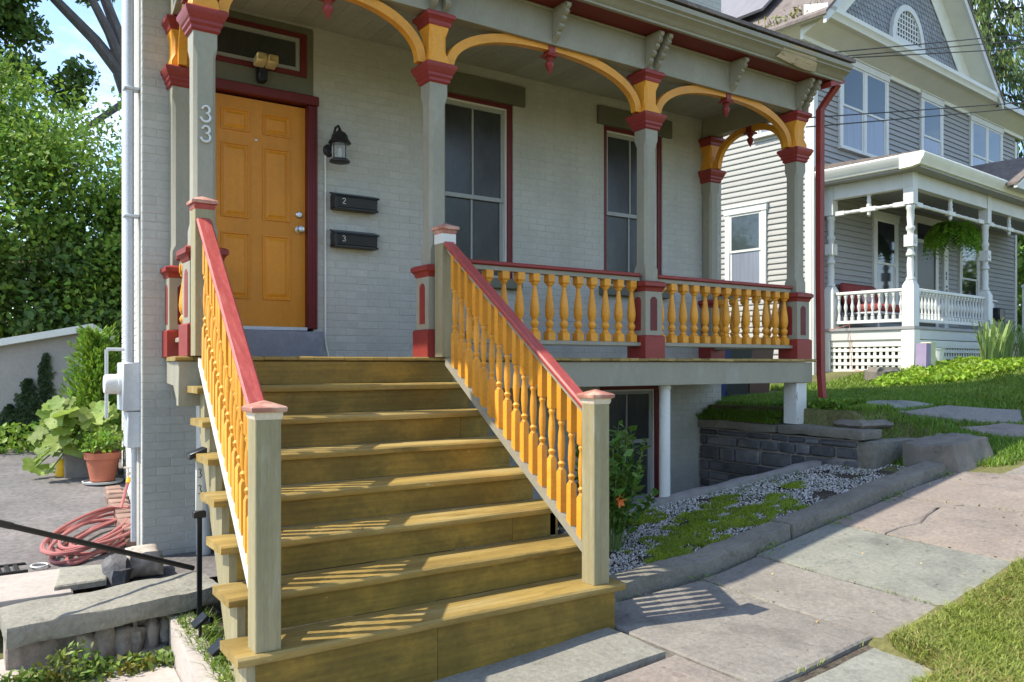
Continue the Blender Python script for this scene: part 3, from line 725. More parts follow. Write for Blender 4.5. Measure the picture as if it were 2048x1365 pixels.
def column(cx, cy, half=False):
    b = MB().ch(cx, cy, [(.076, .003, 2.36), (.076, .003, 2.47), (.070, .022, 2.52), (.070, .022, 3.60), (.076, .003, 3.66), (.076, .003, 3.76)])
    c = b.build('column', TRIM, porch)
    MB().sq(cx, cy, [(.102, 1.86), (.102, 2.27)]).build('pedestal', TRIM, c)
    MB().sq(cx, cy, [(.122, DZ + .001), (.122, 1.85), (.108, 1.862)]).build('plinth', RED, c)
    MB().sq(cx, cy, [(.103, 2.262), (.112, 2.275), (.112, 2.285), (.125, 2.305), (.135, 2.31), (.135, 2.34), (.12, 2.352), (.08, 2.362)]).build('pedestal_cap', RED, c)
    for (ax, sg) in (('y', -1), ('x', -1), ('x', 1)):
        q = MB(); pl = arched(cx if ax == 'y' else cy, .042, 1.905, 2.215); base = (cy if ax == 'y' else cx) + sg * .102
        q.prism(pl, ax, base - .0015, base + .0015) if False else q.prism(pl, ax, base + sg * .003, base - sg * .004)
        q.build('inset_panel', REDDK if ax == 'y' else RED, c)
    cap = [(.078, 3.752), (.092, 3.765), (.092, 3.785), (.105, 3.80), (.105, 3.82), (.118, 3.835), (.122, 3.85), (.134, 3.87), (.134, 3.888), (.12, 3.90)]
    MB().sq(cx, cy, cap).build('capital', RED, c)
    MB().ch(cx, cy, [(.088, .004, 3.901), (.085, .006, 3.95), (.074, .022, 4.0), (.074, .022, 4.12), (.083, .006, 4.17), (.086, .004, 4.19)]).build('impost_block', YEL, c)
    MB().sq(cx, cy, [(.09, 4.188), (.098, 4.205), (.098, 4.222), (.118, 4.245), (.125, 4.25), (.125, 4.275), (.11, 4.289)]).build('impost_cap', RED, c)
    return c
cols = [column(x, CY) for x in CX]
pil = [column(CX[0] + .118, PY), column(CX[3], PY)]
# numerals on the first column
def numeral3(cx, cy, cz, h, name='numeral'):
    q = MB(); r_ = h * .25; pts = []
    for a in np.linspace(R(160), R(-90), 12): pts.append((cx + r_ * .9 * math.cos(a), cy, cz + h * .27 + r_ * .95 * math.sin(a)))
    for a in np.linspace(R(90), R(-165), 14): pts.append((cx + r_ * 1.15 * math.cos(a) - r_ * .1, cy, cz - h * .23 + r_ * 1.1 * math.sin(a)))
    m_ = len(pts); rad = [.0052 + .0035 * math.sin(math.pi * ((i * 2.0 / m_) % 1)) for i in range(m_)]
    q.tube(pts, rad, 6)
    for p in (pts[0], pts[-1]): q.lathe(p[0], 0, [(.001, -.011), (.010, -.006), (.0115, 0), (.010, .006), (.001, .011)], 8, Matrix.Translation((0, p[1], p[2])) @ RX) if False else q.tube([(p[0], p[1] - .006, p[2]), (p[0], p[1] + .006, p[2])], .0075, 8)
    return q
for zz in (3.222, 3.092):
    numeral3(CX[0] + .004, CY - .0775, zz, .100).build('numeral', PLAST, cols[0])
# arches & pendants
def arch(x0, x1, zsp, zap, th, y0, y1, mat, swap=None):
    cx = (x0 + x1) / 2; a = (x1 - x0) / 2; h = zap - zsp; ou = []; inn = []
    for k in range(33):
        t = math.pi * (1 - k / 32); e = .88
        c_, s_ = math.cos(t), math.sin(t)
        sx = math.copysign(abs(c_) ** e, c_); sz = abs(s_) ** .92
        ou.append((cx + a * sx, zsp + h * sz)); inn.append((cx + (a - th) * sx, zsp + (h - th) * sz))
    q = MB().strip(inn, ou, y0, y1)
    if swap: q.xf(swap)
    return q.build('arch', mat, porch)
def pendant(cx, cy, swap=False):
    q = MB().cbox(cx - .034, cx + .034, cy - .042, cy + .042, 4.225, 4.33, .004)
    q.sq(cx, cy, [(.052, 4.205), (.056, 4.215), (.05, 4.228)])
    q.lathe(cx, cy, [(.032, 4.207), (.036, 4.19), (.024, 4.178), (.022, 4.168), (.038, 4.155), (.040, 4.140), (.030, 4.115), (.014, 4.085), (.003, 4.062)], 14)
    q.build('pendant', RED, porch)
for a, b_ in zip(CX, CX[1:]):
    arch(a + .086, b_ - .086, 3.905, 4.325, .072, CY - .032, CY + .032, YEL); pendant((a + b_) / 2, CY)
for xx in (CX[0], CX[3]):
    arch(CY + .086, PY - .086, 3.905, 4.30, .065, -.03, .03, YEL, lambda x, y, z, X=xx: (X + y + (.098 * (x - CY) if X < 2 else 0), x, z)); pendant(xx + (.059 if xx < 2 else 0), (CY + PY) / 2)
# beam, ceiling, soffit, cornice, roof
MB().cbox(1.13, 7.60, 5.53, 5.67, 4.29, 4.592, .003).build('frieze_beam', TRIM, porch)
MB().cbox(1.12, 7.61, 5.515, 5.5299, 4.565, 4.59, .004).build('frieze_moulding', TRIM, porch)
for xx in (CX[0], CX[3]): MB().cbox(xx - .07, xx + .07, 5.671, WY - .012, 4.29, 4.592, .003).xf(lambda x, y, z, X=xx: (x + (.098 * (y - CY) if X < 2 else 0), y, z)).build('end_beam', TRIM, porch)
x = CX[0] + .19
while x < CX[3] - .08:
    x1 = min(x + .14, CX[3] - .071); MB().cbox(x, x1 - .0008, 5.672, WY - .012, 4.52, 4.55, .0012).build('ceiling_board', CEIL, porch); x = x1
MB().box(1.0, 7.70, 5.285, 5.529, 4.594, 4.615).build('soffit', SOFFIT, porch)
crown = [(5.295, 4.592), (5.262, 4.592), (5.262, 4.612), (5.245, 4.62), (5.235, 4.635), (5.205, 4.655), (5.18, 4.67), (5.168, 4.676), (5.168, 4.69), (5.14, 4.705), (5.135, 4.745), (5.16, 4.76), (5.295, 4.76)]
MB().prism(crown, 'x', .88, 7.80).build('cornice', TRIM, porch)
crs = [(7.66 + (5.295 - y), z) for y, z in crown]
MB().prism(crs, 'y', 5.297, WY - .02).build('cornice', TRIM, porch)
crl = [(1.04 - (5.295 - y), z) for y, z in crown]
MB().prism(crl, 'y', 5.297, WY - .02).build('cornice', TRIM, porch)
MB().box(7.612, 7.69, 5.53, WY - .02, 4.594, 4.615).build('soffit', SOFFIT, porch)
MB().prism([(5.12, 4.765), (WY - .02, 5.06), (WY - .02, 5.10), (5.12, 4.80)], 'x', .86, 7.83).build('porch_roof', ROOFM, porch)
# broken crown board
q = MB(); pts = [(6.70, 4.69), (6.76, 4.735), (6.95, 4.742), (7.26, 4.735), (7.20, 4.70), (7.27, 4.66), (7.30, 4.60), (7.12, 4.592), (6.92, 4.60), (6.80, 4.612), (6.66, 4.622), (6.69, 4.65)]
q.prism(pts, 'y', -.002, .006)
def slant(x, y, z): 
    t = (z - 4.59) / .15; return (x, 5.252 - .112 * t + y - .012 + .005 * math.sin(x * 40), z)
q.xf(slant); q.build('bare_board', BARE, porch, label='torn strip of bare weathered wood on the cornice')
# brackets
bp = [(0, 0), (.19, 0), (.205, -.015), (.20, -.04), (.175, -.055), (.185, -.075), (.165, -.095), (.14, -.10), (.145, -.125), (.12, -.145), (.10, -.15), (.108, -.175), (.085, -.20), (.06, -.205), (.066, -.23), (.045, -.255), (.02, -.265), (0, -.29)]
bq = MB().prism([(-u, v) for u, v in bp], 'x', -.022, .022).prism([(-u * .8 - .01, v * .8 - .015) for u, v in bp], 'x', -.027, .027)
bme = bq.mesh('bracket', TRIM, (0, 0, 0))
bxs = []
for x in CX: bxs += [x - .055, x + .055]
bxs += [(a + b_) / 2 for a, b_ in zip(CX, CX[1:])]
for x in bxs: inst(bme, 'bracket', porch, (x, 5.529, 4.59))
for y in (5.66, PY - .05, (CY + PY) / 2): inst(bme, 'bracket', porch, (7.601, y, 4.59), R(90), (1, .45, 1))
# deck railings
vase = [(.016, .075), (.03, .078), (.032, .088), (.026, .098), (.018, .105), (.026, .115), (.036, .135), (.037, .15), (.028, .168), (.022, .176), (.036, .205), (.041, .25), (.036, .31), (.026, .38), (.018, .44), (.016, .458), (.024, .466), (.03, .476), (.03, .484)]
q = MB().cbox(-.038, .038, -.038, .038, 0, .066, .003); q.sq(0, 0, [(.036, .066), (.024, .078)]).lathe(0, 0, vase, 12).sq(0, 0, [(.024, .482), (.036, .497)]).cbox(-.036, .036, -.036, .036, .497, .56, .003)
vme = q.mesh('baluster', YEL, (0, 0, 0))
def railing(p0, p1, n):
    p0 = Vector(p0); p1 = Vector(p1); d = (p1 - p0); l = d.length; a = math.atan2(d.y, d.x); M4 = Matrix.Translation((*p0, 0)) @ Matrix.Rotation(a, 4, 'Z')
    r_ = MB().cbox(0, l, -.055, .055, 2.395, 2.428, .008, M4).build('top_rail', RED, porch)
    MB().cbox(.002, l - .002, -.032, .032, 2.355, 2.394, .003, M4).build('under_rail', TRIM, r_)
    lo = MB().cbox(0, l, -.062, .062, 1.76, 1.797, .006, M4).build('bottom_rail', TRIM, porch)
    for k in range(n):
        t = (k + .5) / n if n > 3 else (k + 1) / (n + 1); p = p0 + d * t; inst(vme, 'baluster', lo, (p.x, p.y, 1.797), a)
railing((CX[1] + .104, CY), (CX[2] - .104, CY), 13); railing((CX[2] + .104, CY), (CX[3] - .104, CY), 13)
railing((CX[3], CY + .104), (CX[3], PY - .104), 6); railing((CX[0], CY + .104), (CX[0] + .118, PY - .104), 6)
# posts under the deck
q = MB().cbox(7.375, 7.545, 5.515, 5.685, .956, 1.399, .005); q.build('corner_post', PEEL, porch)
MB().lathe(5.545, 5.62, [(.06, .24), (.06, .31), (.052, .315), (.052, 1.36), (.06, 1.365), (.06, 1.4)], 20).build('round_post', WHITE, porch)
# downspout
q = MB(); path = [(7.76, 5.30, 4.56), (7.74, 5.42, 4.42), (7.70, 5.46, 4.33), (7.72, 5.48, 2.6), (7.74, 5.48, 1.5), (7.755, 5.46, 1.12)]
rs = [[(x + a * .036, y + b_ * .03, z) for a, b_ in ((-1, -1), (1, -1), (1, 1), (-1, 1))] for x, y, z in path]
q.rings(rs).build('downspout', RED, porch, label='red square downspout at the porch corner')
MB().prism([(7.62, 4.52), (7.86, 4.60), (7.86, 4.64), (7.62, 4.58)], 'y', 5.27, 5.40).build('downspout_head', RED, porch)

# ------------------------------------------------------------------ staircase
TR, TD = .19, .269; Y0, Z0 = 3.60, .32
stair = thing('staircase', 'worn olive brown wooden front steps with red handrails and marigold balusters', 'stairs', (2.1, 4.5, 0))
def XL(k): return 1.003 + .0345 * k
def XR(k): return 3.24 - .004 * k
for k in range(7):
    yn = Y0 + TD * k; zt = Z0 + TR * k
    sec = [(yn + .006, zt - .042), (yn, zt - .034), (yn, zt - .01), (yn + .01, zt), (yn + TD + .025, zt), (yn + TD + .025, zt - .042)]
    n = 14; rs = []
    for i in range(n + 1):
        X = XL(k) + (XR(k) - XL(k)) * i / n
        rs.append([(X, y + .0035 * mn.noise(Vector((X * 3, k * 5, y))), z + .003 * mn.noise(Vector((X * 2.1, k * 7, y * 4)))) for y, z in sec])
    MB().rings(rs).build('tread', TREAD, stair)
for k in range(8):
    yn = Y0 + TD * k + (.03 if k < 7 else -.012); zb = -.07 if k == 0 else Z0 + TR * (k - 1) + .001; zt = Z0 + TR * k - (.043 if k < 7 else .036)
    j = XL(min(k, 6)) + (1.0 if k in (0, 3) else 1.35) + .2 * ((k * 7) % 3)
    a, b_ = XL(min(k, 6)) + .085, XR(min(k, 6)) - .06
    if k in (0, 2, 5):
        MB().cbox(a, j - .001, yn, yn + .022, zb, zt, .002).build('riser', STEP, stair); MB().cbox(j + .001, b_, yn + .002, yn + .024, zb, zt, .002).build('riser', STEP, stair)
    else: MB().cbox(a, b_, yn, yn + .022, zb, zt, .002).build('riser', STEP, stair)
def stringer(xf0, t):
    pts = []
    for k in range(7):
        yn = Y0 + TD * k + .032; pts.append((yn, (-.06 if k == 0 else Z0 + TR * (k - 1) - .044))); pts.append((yn, Z0 + TR * k - .044))
    pts.append((Y0 + TD * 7 + .03, Z0 + TR * 6 - .044)); pts.append((Y0 + TD * 7 + .03, Z0 + TR * 5 - .12)); pts.append((Y0 + .40, -.06))
    q = MB().prism(pts, 'x', 0, t); q.xf(lambda x, y, z: (x + xf0(y), y, z)); return q
stringer(lambda y: 1.045 + .13 * (y - 3.6), .042).build('stringer', NEWEL, stair)
stringer(lambda y: 3.165 - .02 * (y - 3.6), -.042).build('stringer', NEWEL, stair)
stringer(lambda y: 2.1, .04).build('stringer', NEWEL, stair)
def newel(cx, cy, z0, z1, mats, top):
    b = MB().ch(cx, cy, [(.058, .004, z0 + .001), (.058, .004, z1)]); p = b.build('newel_post', NEWEL, stair)
    MB().sq(cx, cy, [(.0585, z1 - .004), (.064, z1 + .01), (.064, z1 + .026), (.075, z1 + .03)]).build('cap_moulding', mats[1], p)
    MB().sq(cx, cy, [(.077, z1 + .0305), (.080, z1 + .04), (.080, z1 + .05), (.072, z1 + .056), (.004, z1 + top)]).build('cap', mats[0], p)
    return p
nl = newel(1.145, 3.685, Z0, 1.355, (CAPR, CAPW), .080); nr = newel(3.095, 3.705, Z0, 1.37, (CAPR, CAPW), .080)
tl = newel(1.285, 5.405, DZ, 2.575, (CAPR, RAILRED), .085); trr = newel(3.045, 5.405, DZ, 2.575, (CAPR, CAPR), .085)
MB().box(2.9855, 3.1045, 5.345, 5.465, 2.50, 2.572).build('neck_band', WHITE, trr)
sb = .034
tq = [(.018, .27), (.013, .285), (.018, .30), (.020, .31), (.012, .325), (.015, .345), (.0195, .42), (.017, .50), (.012, .545), (.018, .56), (.018, .57), (.012, .58)]
tq = [(a * 1.18, b_) for a, b_ in tq]
q = MB().sq(0, 0, [(.022, -.02), (.022, .255), (.016, .27)]).lathe(0, 0, tq, 10).sq(0, 0, [(.016, .58), (.022, .595), (.022, .845)])
bme2 = q.mesh('baluster', YEL, (0, 0, 0))
for (xa, xb, side) in ((1.145, 1.285, 'l'), (3.095, 3.045, 'r')):
    ya, yb = 3.744, 5.346
    def X(y): return xa + (xb - xa) * (y - 3.69) / (5.405 - 3.69)
    def nose(y): return Z0 + (TR / TD) * (y - Y0)
    za, zb = 1.345, 2.515
    def ZR(y): return za + (zb - za) * (y - ya) / (yb - ya)
    q = MB(); prof = [(-.042, -.036), (-.046, -.012), (-.036, 0), (.036, 0), (.046, -.012), (.042, -.036)]
    hr = q.rings([[(X(y) + a, y, ZR(y) + b_) for a, b_ in prof] for y in np.linspace(ya, yb, 12)]).build('handrail', RAILRED, stair)
    MB().rings([[(X(y) + a, y, ZR(y) + b_) for a, b_ in ((-.022, -.075), (.022, -.075), (.022, -.0365), (-.022, -.0365))] for y in (ya, yb)]).build('handrail_underside', CAPW if side == 'l' else TRIM, hr)
    br = MB().rings([[(X(y) + a, y, nose(y) + b_) for a, b_ in ((-.035, .035), (.035, .035), (.035, .085), (-.035, .085))] for y in (ya, yb)]).build('bottom_rail', PEEL if side == 'l' else TRIM, stair)
    n = 16
    for i in range(n):
        y = ya + .085 + (yb - ya - .17) * i / (n - 1); z_ = nose(y) + .07; hh = ZR(y) - .06 - z_
        inst(bme2, 'baluster', stair, (X(y), y, z_), random.uniform(-.05, .05), (1, 1, hh / .825)).rotation_euler[1] = random.uniform(-.008, .008)

# ------------------------------------------------------------------ neighbouring house
NROT = R(5.4); NO = (12.94, 9.31, 1.2)
nb = thing('clapboard_house', 'two storey grey clapboard house with white trim and shingled gable', 'house', NO, None, NROT, True); ORG[nb.name] = Vector((0, 0, 1.2))
HW = 9.7
nfw = MB().box(.02, HW - .02, .03, .3, 1.2, 7.6).build('front_wall', SIDING, nb)
nsw = MB().box(.03, .3, .31, 8.0, 1.2, 7.6).build('side_wall', SIDING_LIT, nb)
MB().box(.31, HW, .32, 8.0, 1.2, 7.58).build('house_core', SIDING, nb)
CB = .108
def clap(fixed):
    return [(0, 0), (-.030, .001), (-.032, .012), (-.006, CB - .002), (0, CB - .002)]
z = 1.9
while z < 7.48:
    MB().prism([(.03 + u, z + v) for u, v in clap(0)], 'x', .12, HW - .1).build('clapboard', SIDING, nfw); z += CB
z = 1.35
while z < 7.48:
    MB().prism([(.03 + u, z + v) for u, v in clap(0)], 'y', .16, 8.0).build('clapboard', SIDING_LIT, nsw); z += CB
MB().cbox(-.015, .125, -.012, .028, 1.3, 7.5, .004).cbox(-.018, .03, .03, .17, 1.3, 7.5, .004).build('corner_board', WHITE, nb)
MB().cbox(HW - .11, HW + .015, -.012, .03, 1.3, 7.3, .004).build('corner_board', WHITE, nb)
def nwin(x0, x1, z0, z1, units=1, side=False, pane=GLASSB, ped=True, yb=0., blind=True):
    sw = (lambda x, y, z: (y, x, z)) if side else (lambda x, y, z: (x, y, z))
    q = MB(); t = .11; y0 = yb - .035; y1 = yb + .03
    q.cbox(x0, x0 + t, y0, y1, z0, z1, .004).cbox(x1 - t, x1, y0, y1, z0, z1, .004).cbox(x0 - .02, x1 + .02, y0 - .012, y1, z1 + .001, z1 + .13, .004).cbox(x0 - .03, x1 + .03, y0 - .04, y1, z0 - .05, z0 - .001, .004).cbox(x0 - .04, x1 + .04, y0 - .03, y1, z1 + .131, z1 + .155, .004)
    xs = [x0 + t + (x1 - x0 - 2 * t) * i / units for i in range(units + 1)]
    for i in range(1, units): q.cbox(xs[i] - .05, xs[i] + .05, y0, y1, z0, z1, .004)
    W = q.xf(sw).build('window', WHITE, nb)
    for i in range(units):
        a = xs[i] + (.05 if i else 0); b_ = xs[i + 1] - (.05 if i < units - 1 else 0); m_ = (z0 + z1) / 2
        for (c, d, yy) in ((m_ - .02, z1, -.028), (z0, m_ + .02, -.014)):
            s_ = .045; e = MB()
            e.box(a, a + s_, yb + yy, yb + yy + .012, c, d).box(b_ - s_, b_, yb + yy, yb + yy + .012, c, d).box(a + s_, b_ - s_, yb + yy + .001, yb + yy + .011, c, c + .045).box(a + s_, b_ - s_, yb + yy + .001, yb + yy + .011, d - .04, d)
            e.xf(sw).build('sash', WHITE, W)
            MB().box(a + s_, b_ - s_, yb + yy + .004, yb + yy + .007, c + .045, d - .04).xf(sw).build('pane', (GLASSC if pane is GLASSB and yy > -.02 else pane), W)
        if blind: pass
    return W
nwin(.87, 2.79, 5.72, 7.33, 2); nwin(4.25, 5.33, 5.75, 7.33, 1); nwin(6.8, 8.72, 5.75, 7.33, 2)
nwin(.98, 1.92, 3.08, 4.55, 1, True); nwin(.55, 1.25, 6.0, 7.2, 1, True)
nwin(2.18, 3.2, 2.75, 4.5, 1, False, GLASS); nwin(6.2, 7.3, 2.75, 4.4, 1, False, GLASS)
# cornice with sloping soffit and gable
MB().prism([(.03, 7.42), (-.03, 7.42), (-.03, 7.5), (-.46, 7.70), (-.46, 7.74), (.03, 7.74)], 'x', -.40, 7.18).build('front_soffit', CREAM, nb)
MB().prism([(-.462, 7.67), (-.50, 7.68), (-.52, 7.74), (-.56, 7.78), (-.56, 7.86), (-.40, 7.90), (-.10, 7.98), (-.1, 7.742), (-.462, 7.742)], 'x', -.50, 7.25).build('front_cornice', CREAM, nb)
MB().prism([(-.40, 7.72), (-.46, 7.66), (-.50, 7.68), (-.52, 7.78), (-.40, 7.80)], 'y', -.46, 8.0).build('side_gutter', WHITE, nb)
MB().prism([(.02, 7.45), (-.03, 7.45), (-.40, 7.68), (-.40, 7.72), (.02, 7.72)], 'y', .0, 8.0).build('side_soffit', CREAM, nb)
AX, AZ, SL = 3.37, 11.2, .90
gpoly = [(.55, 7.98), (6.2, 7.98), (AX, 7.98 + (AX - .55) * SL)]
gw = MB().prism(gpoly, 'y', -.10, .2).build('gable_wall', SHING, nb)
q = MB(); r_ = 0; zz = 8.02
while zz < 10.6:
    off = (r_ % 2) * .065; x = .3 + off
    while x < 6.5:
        top = 7.98 + (min(x - .55, 6.2 - x)) * SL - .02
        if zz + .10 < top:
            pts = [(x - .06, zz + .13), (x - .06, zz + .03)] + [(x + .06 * math.cos(a), zz + .03 - .035 * math.sin(a)) for a in np.linspace(math.pi, 0, 5)[1:-1]] + [(x + .06, zz + .03), (x + .06, zz + .13)]
            n = len(pts); q.add([(u, -.118, v) if v < zz + .1 else (u, -.103, v) for u, v in pts] + [(u, -.101, v) for u, v in pts], [tuple(range(n))] + [(k, (k + 1) % n, n + (k + 1) % n, n + k) for k in range(n)])
        x += .13
    zz += .105; r_ += 1
kind(q.build('scallop_shingles', SHING, gw), 'stuff')
def rake(sgn):
    def P(t, o): return (AX + sgn * t, AZ + .0 - t * SL + o)
    q = MB(); t1 = AX + .55
    q.prism([P(0, .02), P(t1, .02), P(t1, -.16), P(0, -.16)], 'y', -.56, -.50)
    q.build('rake_board', WHITE, nb)
    MB().prism([P(0, -.10), P(t1 - .15, -.10), P(t1 - .15, -.14), P(0, -.14)], 'y', -.499, -.13).build('rake_soffit', CREAM, nb)
    MB().prism([P(0, -.145), P(t1 - .2, -.145), P(t1 - .75, -.74), P(0, -.74)], 'y', -.14, -.122).build('rake_frieze', CREAM, nb)
    MB().prism([P(0, .021), P(t1 + .05, .021), P(t1 + .05, .08), P(0, .08)], 'y', -.58, 8.2).build('roof_slope', ROOFM, nb)
rake(-1); rake(1)
MB().prism([(.03, 7.42), (-.03, 7.42), (-.03, 7.5), (-.46, 7.70), (-.46, 7.74), (.03, 7.74)], 'x', 7.181, 10.1).build('front_soffit', CREAM, nb)
MB().prism([(-.462, 7.67), (-.50, 7.68), (-.52, 7.74), (-.52, 7.80), (-.1, 7.90), (-.1, 7.742), (-.462, 7.742)], 'x', 7.251, 10.2).build('front_cornice', GREYM, nb)
MB().prism([(-.52, 7.801), (3.8, 10.2), (8, 7.9), (8, 7.8), (.2, 7.8)], 'x', 7.3, 10.25).build('low_roof', ROOFM, nb)
# half-round window
def semi(r0, zb, n=16): return [(3.32 + r0 * math.cos(a), zb + r0 * 1.12 * math.sin(a)) for a in np.linspace(0, math.pi, n)]
o_, i_ = semi(.72, 8.18), semi(.56, 8.24)
hw_ = MB().strip(i_, o_, -.20, -.12).box(2.60, 4.04, -.21, -.122, 8.10, 8.239).build('half_round_window', WHITE, nb)
MB().prism(semi(.565, 8.236), 'y', -.150, -.14).build('pane', GLASS, hw_)
q = MB()
for k in range(-4, 5):
    x = 3.32 + k * .115; h = .56 * 1.12 * math.sqrt(max(0, 1 - (k * .115 / .56) ** 2))
    q.box(x - .014, x + .014, -.172, -.152, 8.24, 8.24 + h)
for k in range(1, 6):
    zz = 8.24 + k * .105; hwid = .56 * math.sqrt(max(0, 1 - (k * .105 / .63) ** 2)); q.box(3.32 - hwid, 3.32 + hwid, -.170, -.154, zz - .012, zz + .012)
q.build('muntins', WHITE, hw_)
# weathered panel on the side roof slope
q = MB(); q.box(0, 2.4, 0, 2.6, 0, .05); M4 = Matrix.Translation((-.1, 1.0, 8.35)) @ Matrix.Rotation(-math.atan(SL), 4, 'Y'); q.xf(lambda x, y, z: tuple(M4 @ Vector((x, y, z)))); q.build('roof_panel', PANEL, nb)
MB().tube([(-.42, .62, 7.68), (-.42, .62, 7.5), (-.08, .45, 7.28), (-.08, .45, 1.5)], .04, 8).build('downpipe', GREYM, nb)

# neighbouring porch
PD = -1.57; NDZ = 2.24; PX0 = .385
npch = thing('neighbour_porch', 'white turned post porch on the grey clapboard house', 'porch', (NO[0] + PX0, NO[1] - .8, 1.2), None, NROT, True)
npch.location = NO; ORG[npch.name] = Vector((0, 0, 1.2))
MB().box(PX0 - .12, 9.2, PD - .12, -.02, NDZ - .05, NDZ).build('deck', GREYM if False else SIDING, npch)
MB().cbox(PX0 - .09, 9.2, PD - .09, PD - .05, NDZ - .22, NDZ - .052, .004).cbox(PX0 - .09, PX0 - .05, PD - .049, -.02, NDZ - .22, NDZ - .052, .004).build('skirt_board', WHITE, npch)
for a_, b2, c_, d2 in ((PX0 - .11, PX0 + .11, PD - .11, PD + .11), (3.42, 3.62, PD - .11, PD + .1), (PX0 - .10, PX0, -.14, -.03)): MB().cbox(a_, b2, c_, d2, 1.2, NDZ - .053, .006).build('pier', CREAM, npch)
def npost(cx, cy):
    q = MB().sq(cx, cy, [(.10, NDZ + .001), (.10, 2.93), (.06, 3.02)])
    q.lathe(cx, cy, [(.055, 3.01), (.075, 3.03), (.075, 3.06), (.055, 3.09), (.062, 3.3), (.05, 3.42), (.075, 3.45), (.075, 3.48), (.055, 3.52), (.052, 3.62)], 14)
    q.sq(cx, cy, [(.08, 3.60), (.08, 3.80)])
    q.lathe(cx, cy, [(.052, 3.79), (.055, 3.86), (.075, 3.90), (.075, 3.93), (.05, 3.97), (.062, 4.1), (.058, 4.22), (.075, 4.26), (.075, 4.3), (.055, 4.33)], 14)
    q.sq(cx, cy, [(.085, 4.32), (.085, 4.86)])
    p = q.build('post', WHITE, npch)
    MB().lathe(0, 0, [(.05, 0), (.05, .01), (.035, .014), (.03, .008), (.018, .008), (.012, .018)], 12, Matrix.Translation((cx, cy - .08, 3.70)) @ RX).build('rosette', WHITE, p)
    prof = [(0, 4.66), (0, 4.40), (.04, 4.42), (.05, 4.47), (.08, 4.49), (.085, 4.54), (.12, 4.56), (.13, 4.61), (.17, 4.62), (.18, 4.66)]
    return p
for x in (PX0, 3.52, 5.9, 9.0): npost(x, PD)
npost(PX0, -.12)
MB().cbox(PX0 - .09, 9.2, PD - .07, PD + .07, 4.60, 4.86, .004).cbox(PX0 - .07, PX0 + .07, PD + .071, -.03, 4.60, 4.86, .004).build('beam', WHITE, npch)
MB().box(PX0 - .3, 9.3, PD - .3, -.04, 4.861, 4.90).build('ceiling', SIDING, npch)
cp = [(PD + .0, 4.862), (PD - .20, 4.87), (PD - .34, 4.90), (PD - .36, 4.95), (PD - .40, 5.0), (PD - .42, 5.07), (PD - .40, 5.10), (PD + .0, 5.10)]
MB().prism(cp, 'x', PX0 - .42, 9.4).build('cornice', CREAM, npch)
MB().prism([(PX0 - .0 + (y - PD), z) for y, z in cp], 'y', PD - .0, -.03).build('cornice', WHITE, npch)
MB().prism([(PD - .40, 5.102), (-.03, 5.102), (-.03, 5.2), (PD - .40, 5.108)], 'x', PX0 - .40, 9.4).build('porch_roof', ROOFM, npch)
q = MB().prism([(3.55, 4.96), (6.3, 4.96), (4.92, 5.65)], 'y', PD - .55, PD - .3); q.build('pediment', WHITE, npch)
q = MB().prism([(3.42, 4.93), (4.92, 5.70), (6.45, 4.93), (6.45, 4.99), (4.92, 5.77), (3.42, 4.99)], 'y', PD - .60, PD - .54); q.build('pediment_fascia', CREAM, npch)
q = MB().prism([(3.40, 4.991), (4.92, 5.771), (6.47, 4.991), (6.47, 5.03), (4.92, 5.815), (3.40, 5.03)], 'y', PD - .62, PD + .9); q.build('pediment_roof', ROOFM, npch)
# turned spindle frieze
def spindle_run(p0, p1):
    p0 = Vector(p0); p1 = Vector(p1); d = p1 - p0; l = d.length; a = math.atan2(d.y, d.x)
    prof = []; n = 26
    for i in range(n + 1):
        t = i / n; rr = .024 + .012 * abs(math.sin(t * math.pi * 9)); prof.append((rr, t * l))
    M4 = Matrix.Translation((*p0, 4.34)) @ Matrix.Rotation(a, 4, 'Z') @ Matrix.Rotation(R(90), 4, 'Y')
    q = MB().lathe(0, 0, prof, 8, M4)
    Mc = Matrix.Translation((*(p0.lerp(p1, .5)), 0)) @ Matrix.Rotation(a, 4, 'Z')
    for u in (.0, .5, 1.): 
        Mu = Matrix.Translation((*(p0.lerp(p1, .06 + .88 * u)), 0)) @ Matrix.Rotation(a, 4, 'Z'); q.cbox(-.12 if u != .5 else -.14, .12 if u != .5 else .14, -.042, .042, 4.30, 4.38, .006, Mu)
    q.lathe(0, 0, [(.04, 4.37), (.045, 4.42), (.03, 4.46), (.04, 4.5), (.028, 4.56), (.05, 4.6)], 10, Mc)
    q.lathe(0, 0, [(.003, 4.21), (.035, 4.245), (.03, 4.275), (.04, 4.30)], 10, Mc)
    q.build('spindle_frieze', WHITE, npch)
spindle_run((PX0, PD + .09), (PX0, -.2)); spindle_run((PX0 + .09, PD), (3.43, PD)); spindle_run((3.61, PD), (5.82, PD)); spindle_run((5.98, PD), (8.9, PD))
nbal = MB().cbox(-.026, .026, -.026, .026, 0, .07, .003).lathe(0, 0, [(.018, .07), (.03, .085), (.018, .11), (.018, .16), (.034, .235), (.034, .26), (.018, .33), (.018, .385), (.03, .41), (.018, .43)], 8).cbox(-.026, .026, -.026, .026, .43, .47, .003)
nme = nbal.mesh('baluster', WHITE, (0, 0, 0))
